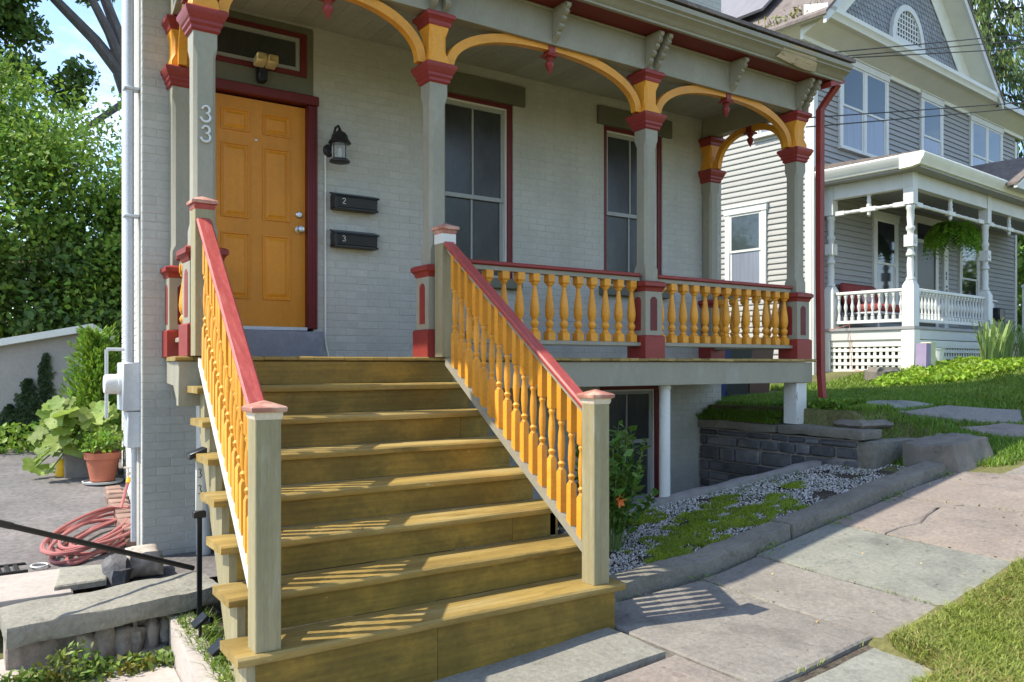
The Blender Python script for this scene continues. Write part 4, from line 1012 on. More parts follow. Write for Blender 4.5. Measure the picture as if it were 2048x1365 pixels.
def nrail(p0, p1, n):
    p0 = Vector(p0); p1 = Vector(p1); d = p1 - p0; l = d.length; a = math.atan2(d.y, d.x); M4 = Matrix.Translation((*p0, 0)) @ Matrix.Rotation(a, 4, 'Z')
    MB().cbox(0, l, -.04, .04, 2.845, 2.90, .008, M4).build('top_rail', WHITE, npch)
    lo = MB().cbox(0, l, -.035, .035, 2.32, 2.376, .005, M4).build('bottom_rail', WHITE, npch)
    for k in range(n):
        p = p0 + d * ((k + .5) / n); inst(nme, 'baluster', lo, (p.x, p.y, 2.376), a)
nrail((PX0, PD + .1), (PX0, -.22), 10); nrail((PX0 + .1, PD), (3.42, PD), 22); nrail((6.0, PD), (8.9, PD), 20)
def lattice(p0, p1, z0, z1, yoff):
    p0 = Vector(p0); p1 = Vector(p1); d = p1 - p0; l = d.length; a = math.atan2(d.y, d.x); M4 = Matrix.Translation((*p0, 0)) @ Matrix.Rotation(a, 4, 'Z')
    fr = MB().cbox(0, l, -.02, .02, z1, z1 + .13, .004, M4).cbox(0, l, -.02, .02, z0 - .06, z0, .004, M4).build('lattice_frame', CREAM, npch)
    n = max(3, int(l / .105))
    for k in range(n): 
        t = (k + .5) * l / n; MB().box(t - .027, t + .027, -.004, .004, z0, z1).xf(lambda x, y, z: tuple(M4 @ Vector((x, y, z)))).build('lattice_slat', CREAM, fr)
    m_ = int((z1 - z0) / .105)
    for k in range(m_):
        t = z0 + (k + .5) * (z1 - z0) / m_; MB().box(0, l, -.013, -.005, t - .027, t + .027).xf(lambda x, y, z: tuple(M4 @ Vector((x, y, z)))).build('lattice_slat', CREAM, fr)
lattice((PX0 - .045, -.15), (PX0 - .045, PD + .11), 1.42, 1.90, 0); lattice((PX0 + .12, PD - .06), (3.41, PD - .06), 1.42, 1.88, 0)
MB().box(PX0 + .05, 9, PD + .2, -.1, 1.2, NDZ - .06).build('underfloor_shade', BLACK, npch)  # black block behind the lattice stands in for the shade below the deck
# porch stairs newel & handrail
MB().sq(5.0, PD - .25, [(.075, 2.0), (.075, 3.15), (.09, 3.16), (.09, 3.2), (.03, 3.24)]).build('stair_newel', WHITE, npch)
for z0_ in (.0, .62): MB().tube([(5.0, PD - .3, 3.0 - z0_), (5.02, PD - 1.5, 2.2 - z0_)], .03, 8).build('stair_rail', WHITE, npch)
# door and casing (part of the house)
q = MB().cbox(3.92, 4.03, -.045, .03, NDZ, 4.62, .004).cbox(4.93, 5.06, -.045, .03, NDZ, 4.62, .004).cbox(3.86, 5.62, -.05, .03, 4.62, 4.78, .004).cbox(5.35, 5.56, -.045, .03, NDZ, 4.62, .004).build('door_casing', WHITE, nb)
nd = MB().box(4.031, 4.929, -.02, .02, NDZ, 4.2).build('door', BLACK, nb)
MB().box(4.031, 4.929, -.03, .02, 4.2, 4.28).build('transom_bar', WHITE, nb)
MB().box(4.031, 4.929, -.018, .02, 4.281, 4.619).build('transom_pane', GLASS, nb)
for k, (hh, zc) in enumerate(((.08, 3.62), (.08, 3.52), (.045, 3.33), (.045, 3.24))):
    MB().cbox(5.42, 5.47 if k < 2 else 5.50, -.052, -.0455, zc - hh / 2, zc + hh / 2, .002).build('number_plate', BLACK, nb)

# porch furniture and hanging basket of the neighbour
def nworld(x, y, z):
    c, s = math.cos(NROT), math.sin(NROT); return (NO[0] + c * x - s * y, NO[1] + s * x + c * y, z)
st = thing('porch_settee', 'low porch settee with faded red cushions behind the white railing', 'settee', nworld(1.35, -.5, NDZ), None, NROT, True); ORG[st.name] = Vector((1.35, -.5, NDZ))
MB().cbox(.75, 2.0, -.85, -.25, 2.55, 2.70, .05).build('seat_cushion', CUSH, st)
MB().cbox(.75, 2.0, -.27, -.10, 2.70, 3.12, .06).xf(lambda x, y, z: (x, y + (z - 2.7) * .2, z)).build('back_cushion', CUSH, st)
MB().cbox(1.15, 1.55, -.42, -.28, 2.70, 3.0, .06).xf(lambda x, y, z: (x, y + (z - 2.7) * .25, z)).build('pillow', PILLOW, st)
for a, b_ in ((.78, -.82), (1.97, -.82), (.78, -.15), (1.97, -.15)): MB().tube([(a, b_, NDZ), (a, b_ + .02, 2.56)], .015, 6).build('leg', GREYM, st)
MB().cbox(.74, 2.01, -.86, -.1, 2.51, 2.549, .01).build('seat_frame', GREYM, st)
def fern(cx, cy, cz, r_, n, seed):
    rng_ = np.random.default_rng(seed); parts = []
    for k in range(n):
        a = rng_.uniform(0, 2 * np.pi); el = rng_.uniform(-.2, 1.25); ln = r_ * rng_.uniform(.7, 1.15); m_ = 15
        t = np.linspace(.05, 1, m_); hor = ln * np.sin(np.clip(t * 1.5, 0, 1.5)) * np.cos(el * .7); up_ = ln * (np.sin(el) * t * .9 - 1.25 * t ** 2.2)
        C = np.stack([cx + hor * np.cos(a), cy + hor * np.sin(a), cz + up_], 1)
        tg = np.gradient(C, axis=0); tg /= np.linalg.norm(tg, axis=1, keepdims=True); sd = np.array([-np.sin(a), np.cos(a), 0])
        for sg in (-1, 1):
            dv = sd[None] * sg + tg * .5 + np.array([0, 0, -.35]); dv /= np.linalg.norm(dv, axis=1, keepdims=True)
            L_ = .14 * np.sin(np.pi * np.clip(t * .9 + .08, 0, 1)) + .02
            P = C + dv * (L_ * .5)[:, None]
            parts.append(leaves(P, L_, rng_, .55, np.array([[0, 0, 1.]]) + rng_.normal(0, .2, (m_, 3)), 1., .3, dv, 1.))
    return join(*parts)
fw_ = nworld(3.55, -.95, 0)
fr = thing('hanging_fern', 'bushy bright green fern in a hanging basket on the white porch', 'hanging plant', (fw_[0], fw_[1], 4.2))
npmesh('fronds', fern(fw_[0], fw_[1], 4.32, .72, 120, 5), 3, LEAF_FERN, fr, (0, 0, 0), 'stuff') if False else None
Vf, If = fern(0, 0, .16, .52, 170, 5); npmesh('fronds', (Vf, If), 3, LEAF_FERN, fr, (fw_[0], fw_[1], 4.2), 'stuff')
MB().lathe(fw_[0], fw_[1], [(.06, 4.08), (.14, 4.16), (.17, 4.28), (.15, 4.28)], 14).build('basket', DARKP, fr)
MB().tube([(fw_[0], fw_[1], 4.28), (fw_[0], fw_[1], 4.86)], .006, 5).build('hanger', BLACKM, fr)
tb = thing('porch_cabinet', 'small grey cabinet beside the porch steps of the clapboard house', 'cabinet', nworld(4.25, -1.25, NDZ), None, NROT, True); ORG[tb.name] = Vector((4.25, -1.25, NDZ))
MB().cbox(3.85, 4.45, -1.4, -.95, NDZ, 2.85, .01).build('body', GREYM, tb); MB().cbox(3.80, 4.5, -1.45, -.9, 2.851, 2.89, .008).build('top', GREYM, tb)
mbx = MB().cbox(4.1, 4.42, -1.62, -1.42, 2.45, 2.72, .03); q = mbx.xf(lambda x, y, z: nworld(x, y, z)).build('letter_box', BLACK); tag(q, 'dark letter box hung beside the white porch post', 'letter box')

# ------------------------------------------------------------------ fittings on the brick house
def digit(kind_, cx, y, cz, h):
    w_ = h * .30
    if kind_ == '2': pts = [(-w_, .28), (-w_ * .7, .42), (0, .5), (w_ * .8, .40), (w_, .25), (w_ * .5, .02), (-w_ * .4, -.28), (-w_, -.48), (0, -.46), (w_ * 1.1, -.48)]
    else: pts = [(-w_, .36), (-w_ * .3, .5), (w_ * .6, .42), (w_ * .8, .25), (w_ * .3, .05), (-w_ * .2, .03), (w_ * .6, -.05), (w_, -.25), (w_ * .5, -.46), (-w_ * .3, -.5), (-w_, -.34)]
    return MB().tube([(cx + u, y, cz + v * h) for u, v in pts], .0033, 5)
for (z0_, z1_, num, lab) in ((2.965, 3.108, '2', 'upper black wall mailbox with a white numeral 2'), (2.635, 2.78, '3', 'lower black wall mailbox with a white numeral 3')):
    t = thing('mailbox', lab, 'mailbox', (2.92, WY, z0_), 'wall mailboxes')
    MB().prism([(WY - .006, z0_), (WY - .095, z0_ + .012), (WY - .105, z1_ - .03), (WY - .006, z1_ - .005)], 'x', 2.722, 3.12).build('body', BLACK, t)
    MB().prism([(WY - .005, z1_ + .004), (WY - .118, z1_ - .03), (WY - .122, z1_ - .045), (WY - .112, z1_ - .045), (WY - .005, z1_ - .006)], 'x', 2.708, 3.132).build('lid', BLACK, t)
    MB().cbox(2.712, 2.74, WY - .112, WY - .006, z0_ - .008, z1_ - .03, .003).cbox(2.712, 3.128, WY - .110, WY - .006, z0_ - .012, z0_ + .006, .003).build('rim', BLACKM, t)
    digit(num, 2.80, WY - .106, (z0_ + z1_) / 2 - .012, .048).build('numeral', PLAST, t)
lt = thing('wall_lantern', 'black wall lantern with clear glass beside the orange door', 'lantern', (2.74, WY, 3.33))
LX, LY = 2.742, WY - .15
ylathe(2.70, WY - .003, 3.47, [(.055, 0), (.055, .008), (.045, .018), (.02, .026)], 16).build('backplate', BLACKM, lt)
MB().tube([(2.70, WY - .02, 3.48), (2.71, WY - .06, 3.56), (2.725, WY - .10, 3.655), (2.738, WY - .13, 3.665), (LX, LY, 3.63), (LX, LY, 3.60)], .011, 8).build('arm', BLACKM, lt)
MB().lathe(LX, LY, [(.012, 3.635), (.02, 3.615), (.05, 3.60), (.068, 3.575), (.075, 3.545), (.092, 3.525), (.098, 3.51), (.06, 3.505), (.05, 3.50)], 18).build('hood', BLACKM, lt)
GL = bpy.data.materials.new('clear_lantern_glass'); GL.use_nodes = True; gp = GL.node_tree.nodes['Principled BSDF']; gp.inputs['Transmission Weight'].default_value = .85; gp.inputs['Roughness'].default_value = .08; gp.inputs['Base Color'].default_value = (.85, .86, .84, 1); gp.inputs['IOR'].default_value = 1.2
MB().lathe(LX, LY, [(.066, 3.375), (.069, 3.44), (.066, 3.502)], 18).build('glass', GL, lt)
MB().lathe(LX, LY, [(.05, 3.335), (.088, 3.345), (.088, 3.358), (.07, 3.372), (.05, 3.374)], 18).build('base_ring', BLACKM, lt)
MB().lathe(LX, LY, [(.014, 3.375), (.018, 3.42), (.014, 3.46), (.004, 3.47)], 10).build('bulb', PLAST, lt)
for k in range(4):
    a = k * math.pi / 2 + .4; MB().tube([(LX + .071 * math.cos(a), LY + .071 * math.sin(a), 3.36), (LX + .071 * math.cos(a), LY + .071 * math.sin(a), 3.506)], .004, 5).build('bar', BLACKM, lt)
tag(MB().tube([(2.665, WY - .012, 3.42), (2.665, WY - .012, 1.80), (2.675, WY - .012, 1.74), (2.69, WY - .03, 1.655)], .0085, 7).build('conduit', PLAST), 'thin white conduit running down from the wall lantern', 'conduit')
fl_ = thing('floodlight', 'twin brass coloured floodlight with motion sensor above the door', 'floodlight', (2.1, WY - .02, 3.93))
MB().cbox(2.055, 2.135, WY - .10, WY - .013, 3.94, 4.06, .015).build('sensor', BLACK, fl_)
for k in (0, 1):
    x = 2.012 + k * .092; q = MB().cbox(x, x + .088, WY - .20, WY - .09, 4.045, 4.11, .01); q.xf(lambda a, b_, c: (a, b_, c + (WY - .09 - b_) * .25)); hd = q.build('lamp_head', BRASS, fl_)
    q = MB().cbox(x + .006, x + .082, WY - .206, WY - .199, 4.05, 4.105, .003); q.xf(lambda a, b_, c: (a, b_, c + (WY - .09 - b_) * .25)); q.build('lens', CAPW if False else M('brass_reflector_%d' % k, (.65, .48, .20), .25, .3, 20, .1, 30, metal=.6), hd)
# electric meter on the side wall
em = thing('electric_meter', 'grey electric meter box with round white meter at the house corner', 'electric meter', (1.13, 7.1, .9))
MB().cbox(1.065, 1.215, 6.98, 7.27, 1.23, 1.61, .008).build('meter_box', GREYM, em)
RYm = Matrix.Rotation(R(-90), 4, 'Y')
MB().lathe(0, 0, [(.085, 0), (.085, .02), (.078, .025), (.078, .10), (.07, .115), (.02, .118)], 20, Matrix.Translation((1.066, 7.12, 1.44)) @ RYm).build('meter', PLAST, em)
MB().cbox(1.10, 1.205, 6.99, 7.18, .94, 1.225, .006).build('lower_box', GREYM, em)
MB().tube([(1.12, 7.03, 1.61), (1.12, 7.03, 8.3)], .034, 12).build('riser_pipe', GREYM, em)
for zz in (2.75, 3.75, 4.7): MB().cbox(1.075, 1.19, 6.985, 7.075, zz, zz + .022, .004).build('pipe_strap', GREYM, em)
MB().tube([(1.15, 7.03, .94), (1.15, 7.03, .2)], .022, 8).build('lower_pipe', GREYM, em)
MB().tube([(1.02, 7.5, 1.72), (1.02, 7.5, 1.15)], .014, 8).tube([(1.02, 7.5, 1.72), (1.2, 7.5, 1.72)], .014, 8).build('side_pipe', GREYM, em)
tag(MB().tube([(1.62, WY - .09, 0.0), (1.62, WY - .09, 1.38)], .055, 14).build('drain_pipe', WHITE), 'wide white drain pipe on the wall behind the steps', 'pipe')
# trash bins in the side yard
for (x, y, m_, c, lab) in ((8.15, 7.55, BLUEB, 1.92, 'blue bin standing behind the porch railing'), (8.75, 7.7, DARKP, 1.95, 'black wheeled bin between the two houses'), (9.45, 7.9, BROWNP, 1.93, 'brown bin beside the black wheeled bin')):
    t = thing('waste_bin', lab, 'bin', (x, y, 1.12), 'bins between the houses')
    MB().sq(x, y, [(.20, 1.12), (.26, c - .08)]).build('body', m_, t); MB().cbox(x - .28, x + .28, y - .30, y + .28, c - .079, c, .03).build('lid', m_, t)
    for s in (-1, 1): MB().lathe(0, 0, [(.09, -.03), (.09, .03)], 12, Matrix.Translation((x + s * .22, y + .2, 1.21)) @ Matrix.Rotation(R(90), 4, 'Y')).build('wheel', BLACK, t)

# ------------------------------------------------------------------ overhead cables
for p, q_, lab in [((8.25, 5.89, 5.13), (12.93, 5.75, 6.25), 'lowest of the three upper overhead cables'), ((8.44, 5.76, 5.16), (12.93, 5.75, 6.37), 'middle of the three upper overhead cables'), ((8.47, 5.74, 5.22), (12.93, 5.75, 6.46), 'topmost overhead cable crossing the clapboard house'),
              ((8.32, 5.85, 4.47), (12.93, 5.75, 5.46), 'upper of the two lower overhead cables'), ((8.45, 5.76, 4.38), (12.93, 5.75, 5.38), 'lowest overhead cable in front of the upstairs windows')]:
    a, b_ = Vector(p), Vector(q_); d = b_ - a; a0 = a - d * .13; e = b_ + d * 2.2; pts = []
    for i in range(25):
        t = i / 24; pts.append(a0.lerp(e, t) + Vector((0, 0, -.25 * 4 * t * (1 - t) * .15)))
    tag(MB().tube(pts, .0075, 5).build('overhead_cable', BLACKM), lab, 'cable', 'overhead cables')

# ------------------------------------------------------------------ things at the left
hs = MB(); pts = []
rng = random.Random(3); c0 = Vector((.93, 7.52)); ax = Vector((.45, .9)).normalized(); pr = Vector((ax.y, -ax.x)); N_ = 8 * 30
for i in range(N_ + 1):
    t = i / 30 * 2 * math.pi; lp = i / 30
    A = .58 + .14 * math.sin(lp * 1.9) ; B = .20 + .08 * math.sin(lp * 2.7 + 1); off = Vector((.05 * math.sin(lp * 1.3), .08 * math.cos(lp * 1.7)))
    p = c0 + off + ax * (A * math.cos(t)) + pr * (B * math.sin(t))
    pts.append((p.x, p.y, drive_z(p.y) + .02 + .012 * lp + .02 * math.sin(t * 1.0 + lp)))
pts += [(1.22, 8.1, .30), (1.27, 8.2, .42), (1.30, 8.25, .50)]
gh = thing('garden_hose', 'coiled faded red garden hose on the driveway', 'hose', (.9, 7.5, .13)); hs.tube(pts, .0145, 7).build('coil', HOSE, gh)
MB().tube([(1.30, 8.25, .50), (1.315, 8.27, .545)], .02, 8).build('coupling', YELP, gh)
q = MB().tube([(1.40, 8.30, .60), (1.30, 8.28, .58), (1.31, 8.27, .54)], .016, 8); q.tube([(1.31, 8.28, .60), (1.31, 8.28, .64)], .008, 6).tube([(1.27, 8.28, .64), (1.35, 8.28, .64)], .009, 6)
tag(q.build('hose_tap', CAPW), 'brass outdoor tap on the side wall above the hose', 'tap')
ldg = thing('brick_ledge', 'crumbling low ledge of old bricks along the side wall', 'brick ledge', (1.15, 8.6, .1))
for i in range(18):
    y = 7.25 + (i // 2) * .215 + (i % 2) * .1; lvl = i % 2
    jx = .03 * random.random(); b = MB().cbox(1.09 + jx * 2 + .07 * (y - 7) * .9 - .02 * lvl, 1.24 + .07 * (y - 7), y, y + .2, drive_z(y) - .02 + .0 + lvl * .07, drive_z(y) + .055 + lvl * .07, .01)
    b.xf(lambda x, yy, z: (x + .02 * mn.noise(Vector((x * 5, yy * 5, i))), yy, z + .008 * mn.noise(Vector((x * 6, yy * 6, i))) ))
    b.build('brick', REDBR, ldg)
g = thing('drain_grate', 'rusty iron drain grate in the driveway edge', 'drain grate', (.25, 6.95, .1))
for k in range(6): MB().cbox(.06 + k * .055, .09 + k * .055, 6.86, 7.08, drive_z(7) - .005, drive_z(7) + .018, .004).build('bar', BLACKM, g)
MB().cbox(.04, .42, 6.83, 6.858, drive_z(7) - .005, drive_z(7) + .02, .004).cbox(.04, .42, 7.082, 7.11, drive_z(7) - .005, drive_z(7) + .02, .004).build('frame', BLACKM, g)
tag(MB().tube([(.50 + .055 * math.cos(a), 6.97 + .07 * math.sin(a), drive_z(7) + .012) for a in np.linspace(0, 2 * math.pi, 20)[:-1]], .007, 6, closed=True).build('plastic_ring', PLAST), 'white plastic ring lying beside the drain grate', 'ring')
pt = thing('flower_pot', 'terracotta pot of bright green herbs by the side wall', 'flower pot', (1.33, 10.05, .29))
PZ = drive_z(10.05)
MB().lathe(1.33, 10.05, [(.125, PZ + .03), (.17, PZ + .27), (.185, PZ + .272), (.19, PZ + .34), (.17, PZ + .34), (.165, PZ + .30), (.02, PZ + .30)], 24).build('pot', TERRA, pt)
MB().lathe(1.33, 10.05, [(.2, PZ + .005), (.21, PZ + .028), (.195, PZ + .028), (.19, PZ + .015)], 24).build('saucer', PLAST, pt)
rn = np.random.default_rng(11)
P = rn.normal(size=(420, 3)) * np.array([.11, .11, .07]) + np.array([0, 0, .45]); P[:, 2] = np.maximum(P[:, 2], .37); npmesh('herb', leaves(P, .055, rn, .6, np.array([[0, 0, 1.]]), .5), 3, LEAF_Y, pt, (1.33, 10.05, PZ), 'stuff')
sq_ = thing('squash_plant', 'large leaved squash plant in a grey planter by the driveway', 'plant', (1.15, 10.7, .3))
MB().cbox(1.0, 1.55, 10.45, 10.95, drive_z(10.5) - .02, .70, .01).build('planter', STONEM, sq_)
def bigleaf(c, r_, nrm, a0, seed):
    nrm = Vector(nrm).normalized(); t = nrm.cross(Vector((math.cos(a0), math.sin(a0), .1))).normalized(); u = nrm.cross(t)
    n = 20; rg = random.Random(seed); q = [Vector(c) - nrm * r_ * .12]
    for k in range(n):
        a = 2 * math.pi * k / n; lob = .72 + .28 * abs(math.cos(a * 2.5)) - (.35 if k == n // 2 else 0) + rg.uniform(-.05, .05)
        q.append(Vector(c) + (t * math.cos(a) + u * math.sin(a)) * r_ * lob + nrm * r_ * (.18 * (k % 2) - .12 * math.cos(a) - .1))
    return [tuple(p) for p in q], [(0, 1 + k, 1 + (k + 1) % n) for k in range(n)]
rg = random.Random(21); stems = MB()
for i in range(80):
    a = rg.uniform(0, 6.28); rad = rg.uniform(.05, .50); cx = 1.12 + rad * math.cos(a) * .95; cy = 10.55 + rad * math.sin(a) * .8
    cz = .62 + rg.uniform(.0, .62) * (1 - rad * .6) - (rad > .4) * .25
    if cx > 1.5: cz = max(cz, .75)
    v, f = bigleaf((cx, cy, max(cz, .42)), rg.uniform(.08, .16), (rg.uniform(-1.1, .6), rg.uniform(-1.4, .2), 1), rg.uniform(0, 6), i)
    MB().add(v, f).build('leaf', LEAF_SQ, sq_, sharp=80)
    stems.tube([(1.25, 10.65, .66), ((1.25 + cx) / 2, (10.65 + cy) / 2, max(cz, .42) * .6 + .4), (cx, cy, max(cz, .42) - .02)], .009, 5)
stems.build('stems', STEMM, sq_)
tag(MB().lathe(.99, 10.62, [(.06, drive_z(10.6)), (.075, drive_z(10.6) + .04), (.06, drive_z(10.6) + .16), (.03, drive_z(10.6) + .2)], 14).build('yellow_bottle', YELP), 'small yellow orange bottle under the squash leaves', 'bottle')
# address sign and solar lights in the planter
sg = thing('address_sign', 'slim solar address stake with the numerals 33 beside the stairs', 'address sign', (1.165, 5.0, .1))
MB().cbox(1.158, 1.186, 4.99, 5.01, .06, .72, .003).build('stake', BLACK, sg)
MB().cbox(1.150, 1.190, 4.985, 5.005, .74, 1.05, .004).build('number_plate', WHITE, sg)
MB().cbox(1.135, 1.205, 4.975, 5.025, .70, .74, .004).build('clamp', BLACK, sg)
q = MB().cbox(-.05, .05, -.05, .05, -.015, .02, .005); q.xf(lambda x, y, z: (1.155 + x, 5.0 + y, 1.075 + z + x * .35)); q.build('solar_head', BLACK, sg)
for zz in (.96, .865):
    q = MB().tube([(u * .018, 0, v * .05) for u, v in [(-.6, .75), (0, 1), (.7, .7), (.2, .1), (.8, -.4), (.2, -.95), (-.7, -.7)]], .004, 5)
    q.xf(lambda x, y, z: (1.17 + x * .7, 4.983, zz + z * .55)); q.build('numeral', BLACK, sg)
for (x, y, z_, lab) in ((1.11, 4.72, .16, 'small black solar spotlight nearer the address sign'), (1.10, 4.32, .13, 'small black solar spotlight nearer the camera in the planter')):
    t = thing('solar_spotlight', lab, 'solar light', (x, y, z_ - .1), 'solar spotlights in the planter')
    M4 = Matrix.Translation((x, y, z_ + .02)) @ Matrix.Rotation(R(-38), 4, 'Y'); MB().cbox(-.045, .045, -.05, .05, -.008, .012, .004, M4).build('panel', BLACK, t)
    MB().tube([(x, y, z_ - .12), (x, y, z_)], .009, 6).build('stake', BLACK, t); MB().tube([(x + .01, y, z_ + .01), (x + .05, y - .05, z_ + .03)], .018, 8).build('lamp', BLACK, t)
hrp = thing('pipe_handrail', 'black pipe handrail slanting down to the grey stone slab', 'handrail', (-.6, 5.05, -.1))
pp = [(-.6, 5.05, 1.07), (.19, 5.30, .725), (1.285, 5.645, .255)]
MB().tube(pp, .0165, 12).build('rail', BLACKM, hrp); MB().tube([(.10, 5.2715, .7635), (.25, 5.319, .70)], .020, 12).build('sleeve', BLACKM, hrp)
MB().tube([(-.6, 5.05, -.12), (-.6, 5.05, 1.07)], .024, 10).build('post', BLACKM, hrp)
# shed
sh = thing('garden_shed', 'low taupe shed with white fascia at the end of the driveway', 'shed', (1.4, 14.5, .4))
A, B = Vector((1.42, 12.75)), Vector((-1.5, 14.1)); rt = Vector((.56, 2.4))
foot = [A, A + rt, B + rt, B]
def up(poly, z0, z1): return [[(*p, z0) for p in poly], [(*p, z1) for p in poly]]
def shz(p): return 2.03 - .185 * (A - p).dot((A - B).normalized()) * 1.0
MB().rings([[(*p, .2) for p in foot], [(*p, shz(p)) for p in foot]]).build('wall', SHEDM, sh)
cen_ = (A + B + rt) / 2
big = [p + (p - (A + B + rt) / 2).normalized() * .22 for p in foot]
MB().rings([[(*p, shz(p) - .005) for p in big], [(*p, shz(p) + .09) for p in big]]).build('roof', WHITE, sh)
q = MB(); d = rt.normalized(); nrm_ = Vector((d.y, -d.x))
def onface(u0, u1, z0, z1, o0, o1):
    a = A + d * u0; b_ = A + d * u1; P = [a + nrm_ * o0, b_ + nrm_ * o0, b_ + nrm_ * o1, a + nrm_ * o1]; return up(P, z0, z1)
MB().rings(onface(-.01, .10, .2, 2.0, -.005, .02)).build('corner_board', WHITE, sh)
wn = MB().rings(onface(.14, .62, 1.35, 1.90, .002, .03)).build('window', WHITE, sh)
for k in range(3): MB().rings(onface(.19 + k * .14, .29 + k * .14, 1.42, 1.83, .031, .034)).build('pane', BLACK, wn)

# ------------------------------------------------------------------ vegetation
def tree(name, label, base, trunk_h, r0, crown_c, crown_r, nclump, nleaf, lsize, lm, bk, seed, clr=.42, wid=.6, low=-1., group=None):
    t = thing(name, label, 'tree', base, group); rn = np.random.default_rng(seed); rg = random.Random(seed)
    cc = Vector(crown_c); cl = []
    while len(cl) < nclump:
        v = Vector(rn.normal(size=3)).normalized() * rn.uniform(.35, 1) ** .5
        if v.z < low: continue
        cl.append(cc + Vector((v.x * crown_r[0], v.y * crown_r[1], v.z * crown_r[2])))
    q = MB(); b = Vector(base); top = b + Vector((rg.uniform(-.3, .3), rg.uniform(-.3, .3), trunk_h))
    q.tube([b + Vector((0, 0, -.1)), b.lerp(top, .3) + Vector((.06, 0, 0)), b.lerp(top, .65), top, cc + Vector((0, 0, crown_r[2] * .5))], [r0 * 1.25, r0, r0 * .85, r0 * .65, r0 * .12], 9)
    q.build('trunk', bk, t)
    lim = MB()
    for c in cl[::2]:
        s = b.lerp(top, rg.uniform(.55, 1.)); m_ = s.lerp(c, .5) + Vector((rg.uniform(-.3, .3), rg.uniform(-.3, .3), rg.uniform(0, .5)))
        lim.tube([s, m_, c], [r0 * .33, r0 * .2, r0 * .05], 6)
    lim.build('limbs', bk, t)
    per = nleaf // nclump; P = []; Nn = []
    for c in cl:
        rr = clr * min(crown_r) * rn.uniform(.55, 1.1); v = rn.normal(size=(per, 3)); v /= np.linalg.norm(v, axis=1, keepdims=True); v *= (rn.uniform(0, 1, (per, 1)) ** .45)
        v[:, 2] *= .75; P.append(np.array(c) + v * rr); o_ = (np.array(c) - np.array(crown_c)); o_ = o_ / (np.linalg.norm(o_) + 1e-6); Nn.append(v * .5 + o_ * .6 + np.array([0, 0, .5]))
    P = np.concatenate(P); Nn = np.concatenate(Nn)
    npmesh('crown', leaves(P - np.array(base), lsize, rn, wid, Nn, .55), 3, lm, t, base, 'stuff'); return t
tree('maple_tree', 'dense bright green leafy tree filling the left behind the shed', (-.6, 20.5, .5), 3.0, .2, (.6, 20.2, 4.2), (4.2, 3.2, 3.3), 110, 80000, .115, LEAF_A, BARK, 1)
tree('understory_tree', 'darker leafy tree close behind the taupe shed', (2.6, 19.0, .5), 1.4, .12, (2.6, 19.2, 2.6), (2.6, 1.8, 2.2), 50, 22000, .14, LEAF_B, BARK, 2)
tree('understory_tree', 'dark leafy tree left of the shed roof, low in the shade', (-2.6, 21.5, .5), 1.4, .12, (-2.2, 21.5, 2.5), (2.8, 1.8, 2.2), 45, 18000, .14, LEAF_B, BARK, 3)
tree('hedge_tree', 'dark green hedge mass far behind the shed', (1.5, 24, .5), 1.2, .15, (1.5, 24, 2.4), (6, 1.6, 3.2), 70, 34000, .3, LEAF_B, BARK, 31)
# tall tree with bare forking limbs
bt = thing('tall_tree', 'tall tree with thick bare forking limbs leaning over the house', 'tree', (3.6, 24, .5))
q = MB()
q.tube([(4.9, 24, .4), (4.7, 24, 4), (4.2, 24, 8.0), (3.7, 24, 9.4)], [.5, .42, .36, .30], 10)
q.tube([(3.75, 24, 9.2), (3.0, 24, 10.1), (2.07, 24.1, 11.0), (.6, 24.2, 13)], [.19, .15, .12, .05], 9)
q.tube([(3.75, 24, 9.3), (3.3, 23.8, 10.3), (2.75, 23.7, 11.3), (2.0, 23.6, 14)], [.16, .12, .10, .05], 9)
q.tube([(3.8, 24, 9.3), (3.55, 24, 10.4), (3.2, 24.1, 11.4), (3.0, 24.1, 16)], [.19, .15, .13, .05], 9)
q.tube([(3.7, 24, 8.6), (2.6, 24, 7.6), (1.6, 24, 7.4), (.6, 24, 8.0)], [.10, .08, .05, .02], 6)
q.tube([(2.07, 24.1, 11.0), (1.4, 24, 11.3), (.9, 24, 10.8), (.6, 24, 9.9)], [.09, .06, .04, .02], 6)
q.build('trunk', BARKL, bt)
rn = np.random.default_rng(9); P = []
for (c, r_, n) in (((0.5, 24, 11.4), 1.2, 3200), ((1.0, 24.3, 10.2), .6, 800), ((1.2, 24, 8.9), .7, 900), ((.9, 23.6, 11.0), .9, 1500), ((2.0, 24.4, 12.3), .8, 900), ((.3, 23.5, 10.3), .8, 1500), ((1.5, 23.7, 9.9), .5, 420), ((2.6, 23.7, 9.0), .5, 420), ((1.7, 24.4, 11.6), .6, 600), ((3.0, 24.6, 12.0), .8, 700), ((.6, 24, 12.6), 1.5, 3000), ((2.2, 24.4, 14.5), 1.8, 3000), ((.1, 24, 9.3), .8, 1300), ((3.4, 24.5, 16), 2, 3000), ((-1.2, 24, 11), 1.6, 3000), ((2.3, 24.2, 8.6), .55, 500), ((-1, 24, 14), 2, 3000)):
    v = rn.normal(size=(n, 3)); v /= np.linalg.norm(v, axis=1, keepdims=True); P.append(np.array(c) + v * r_ * rn.uniform(0, 1, (n, 1)) ** .5)
P = np.concatenate(P); npmesh('crown', leaves(P - np.array((3.6, 24, .5)), .16, rn, .6, np.array([[0, 0, 1.]]), .3), 3, LEAF_B, bt, (3.6, 24, .5), 'stuff')
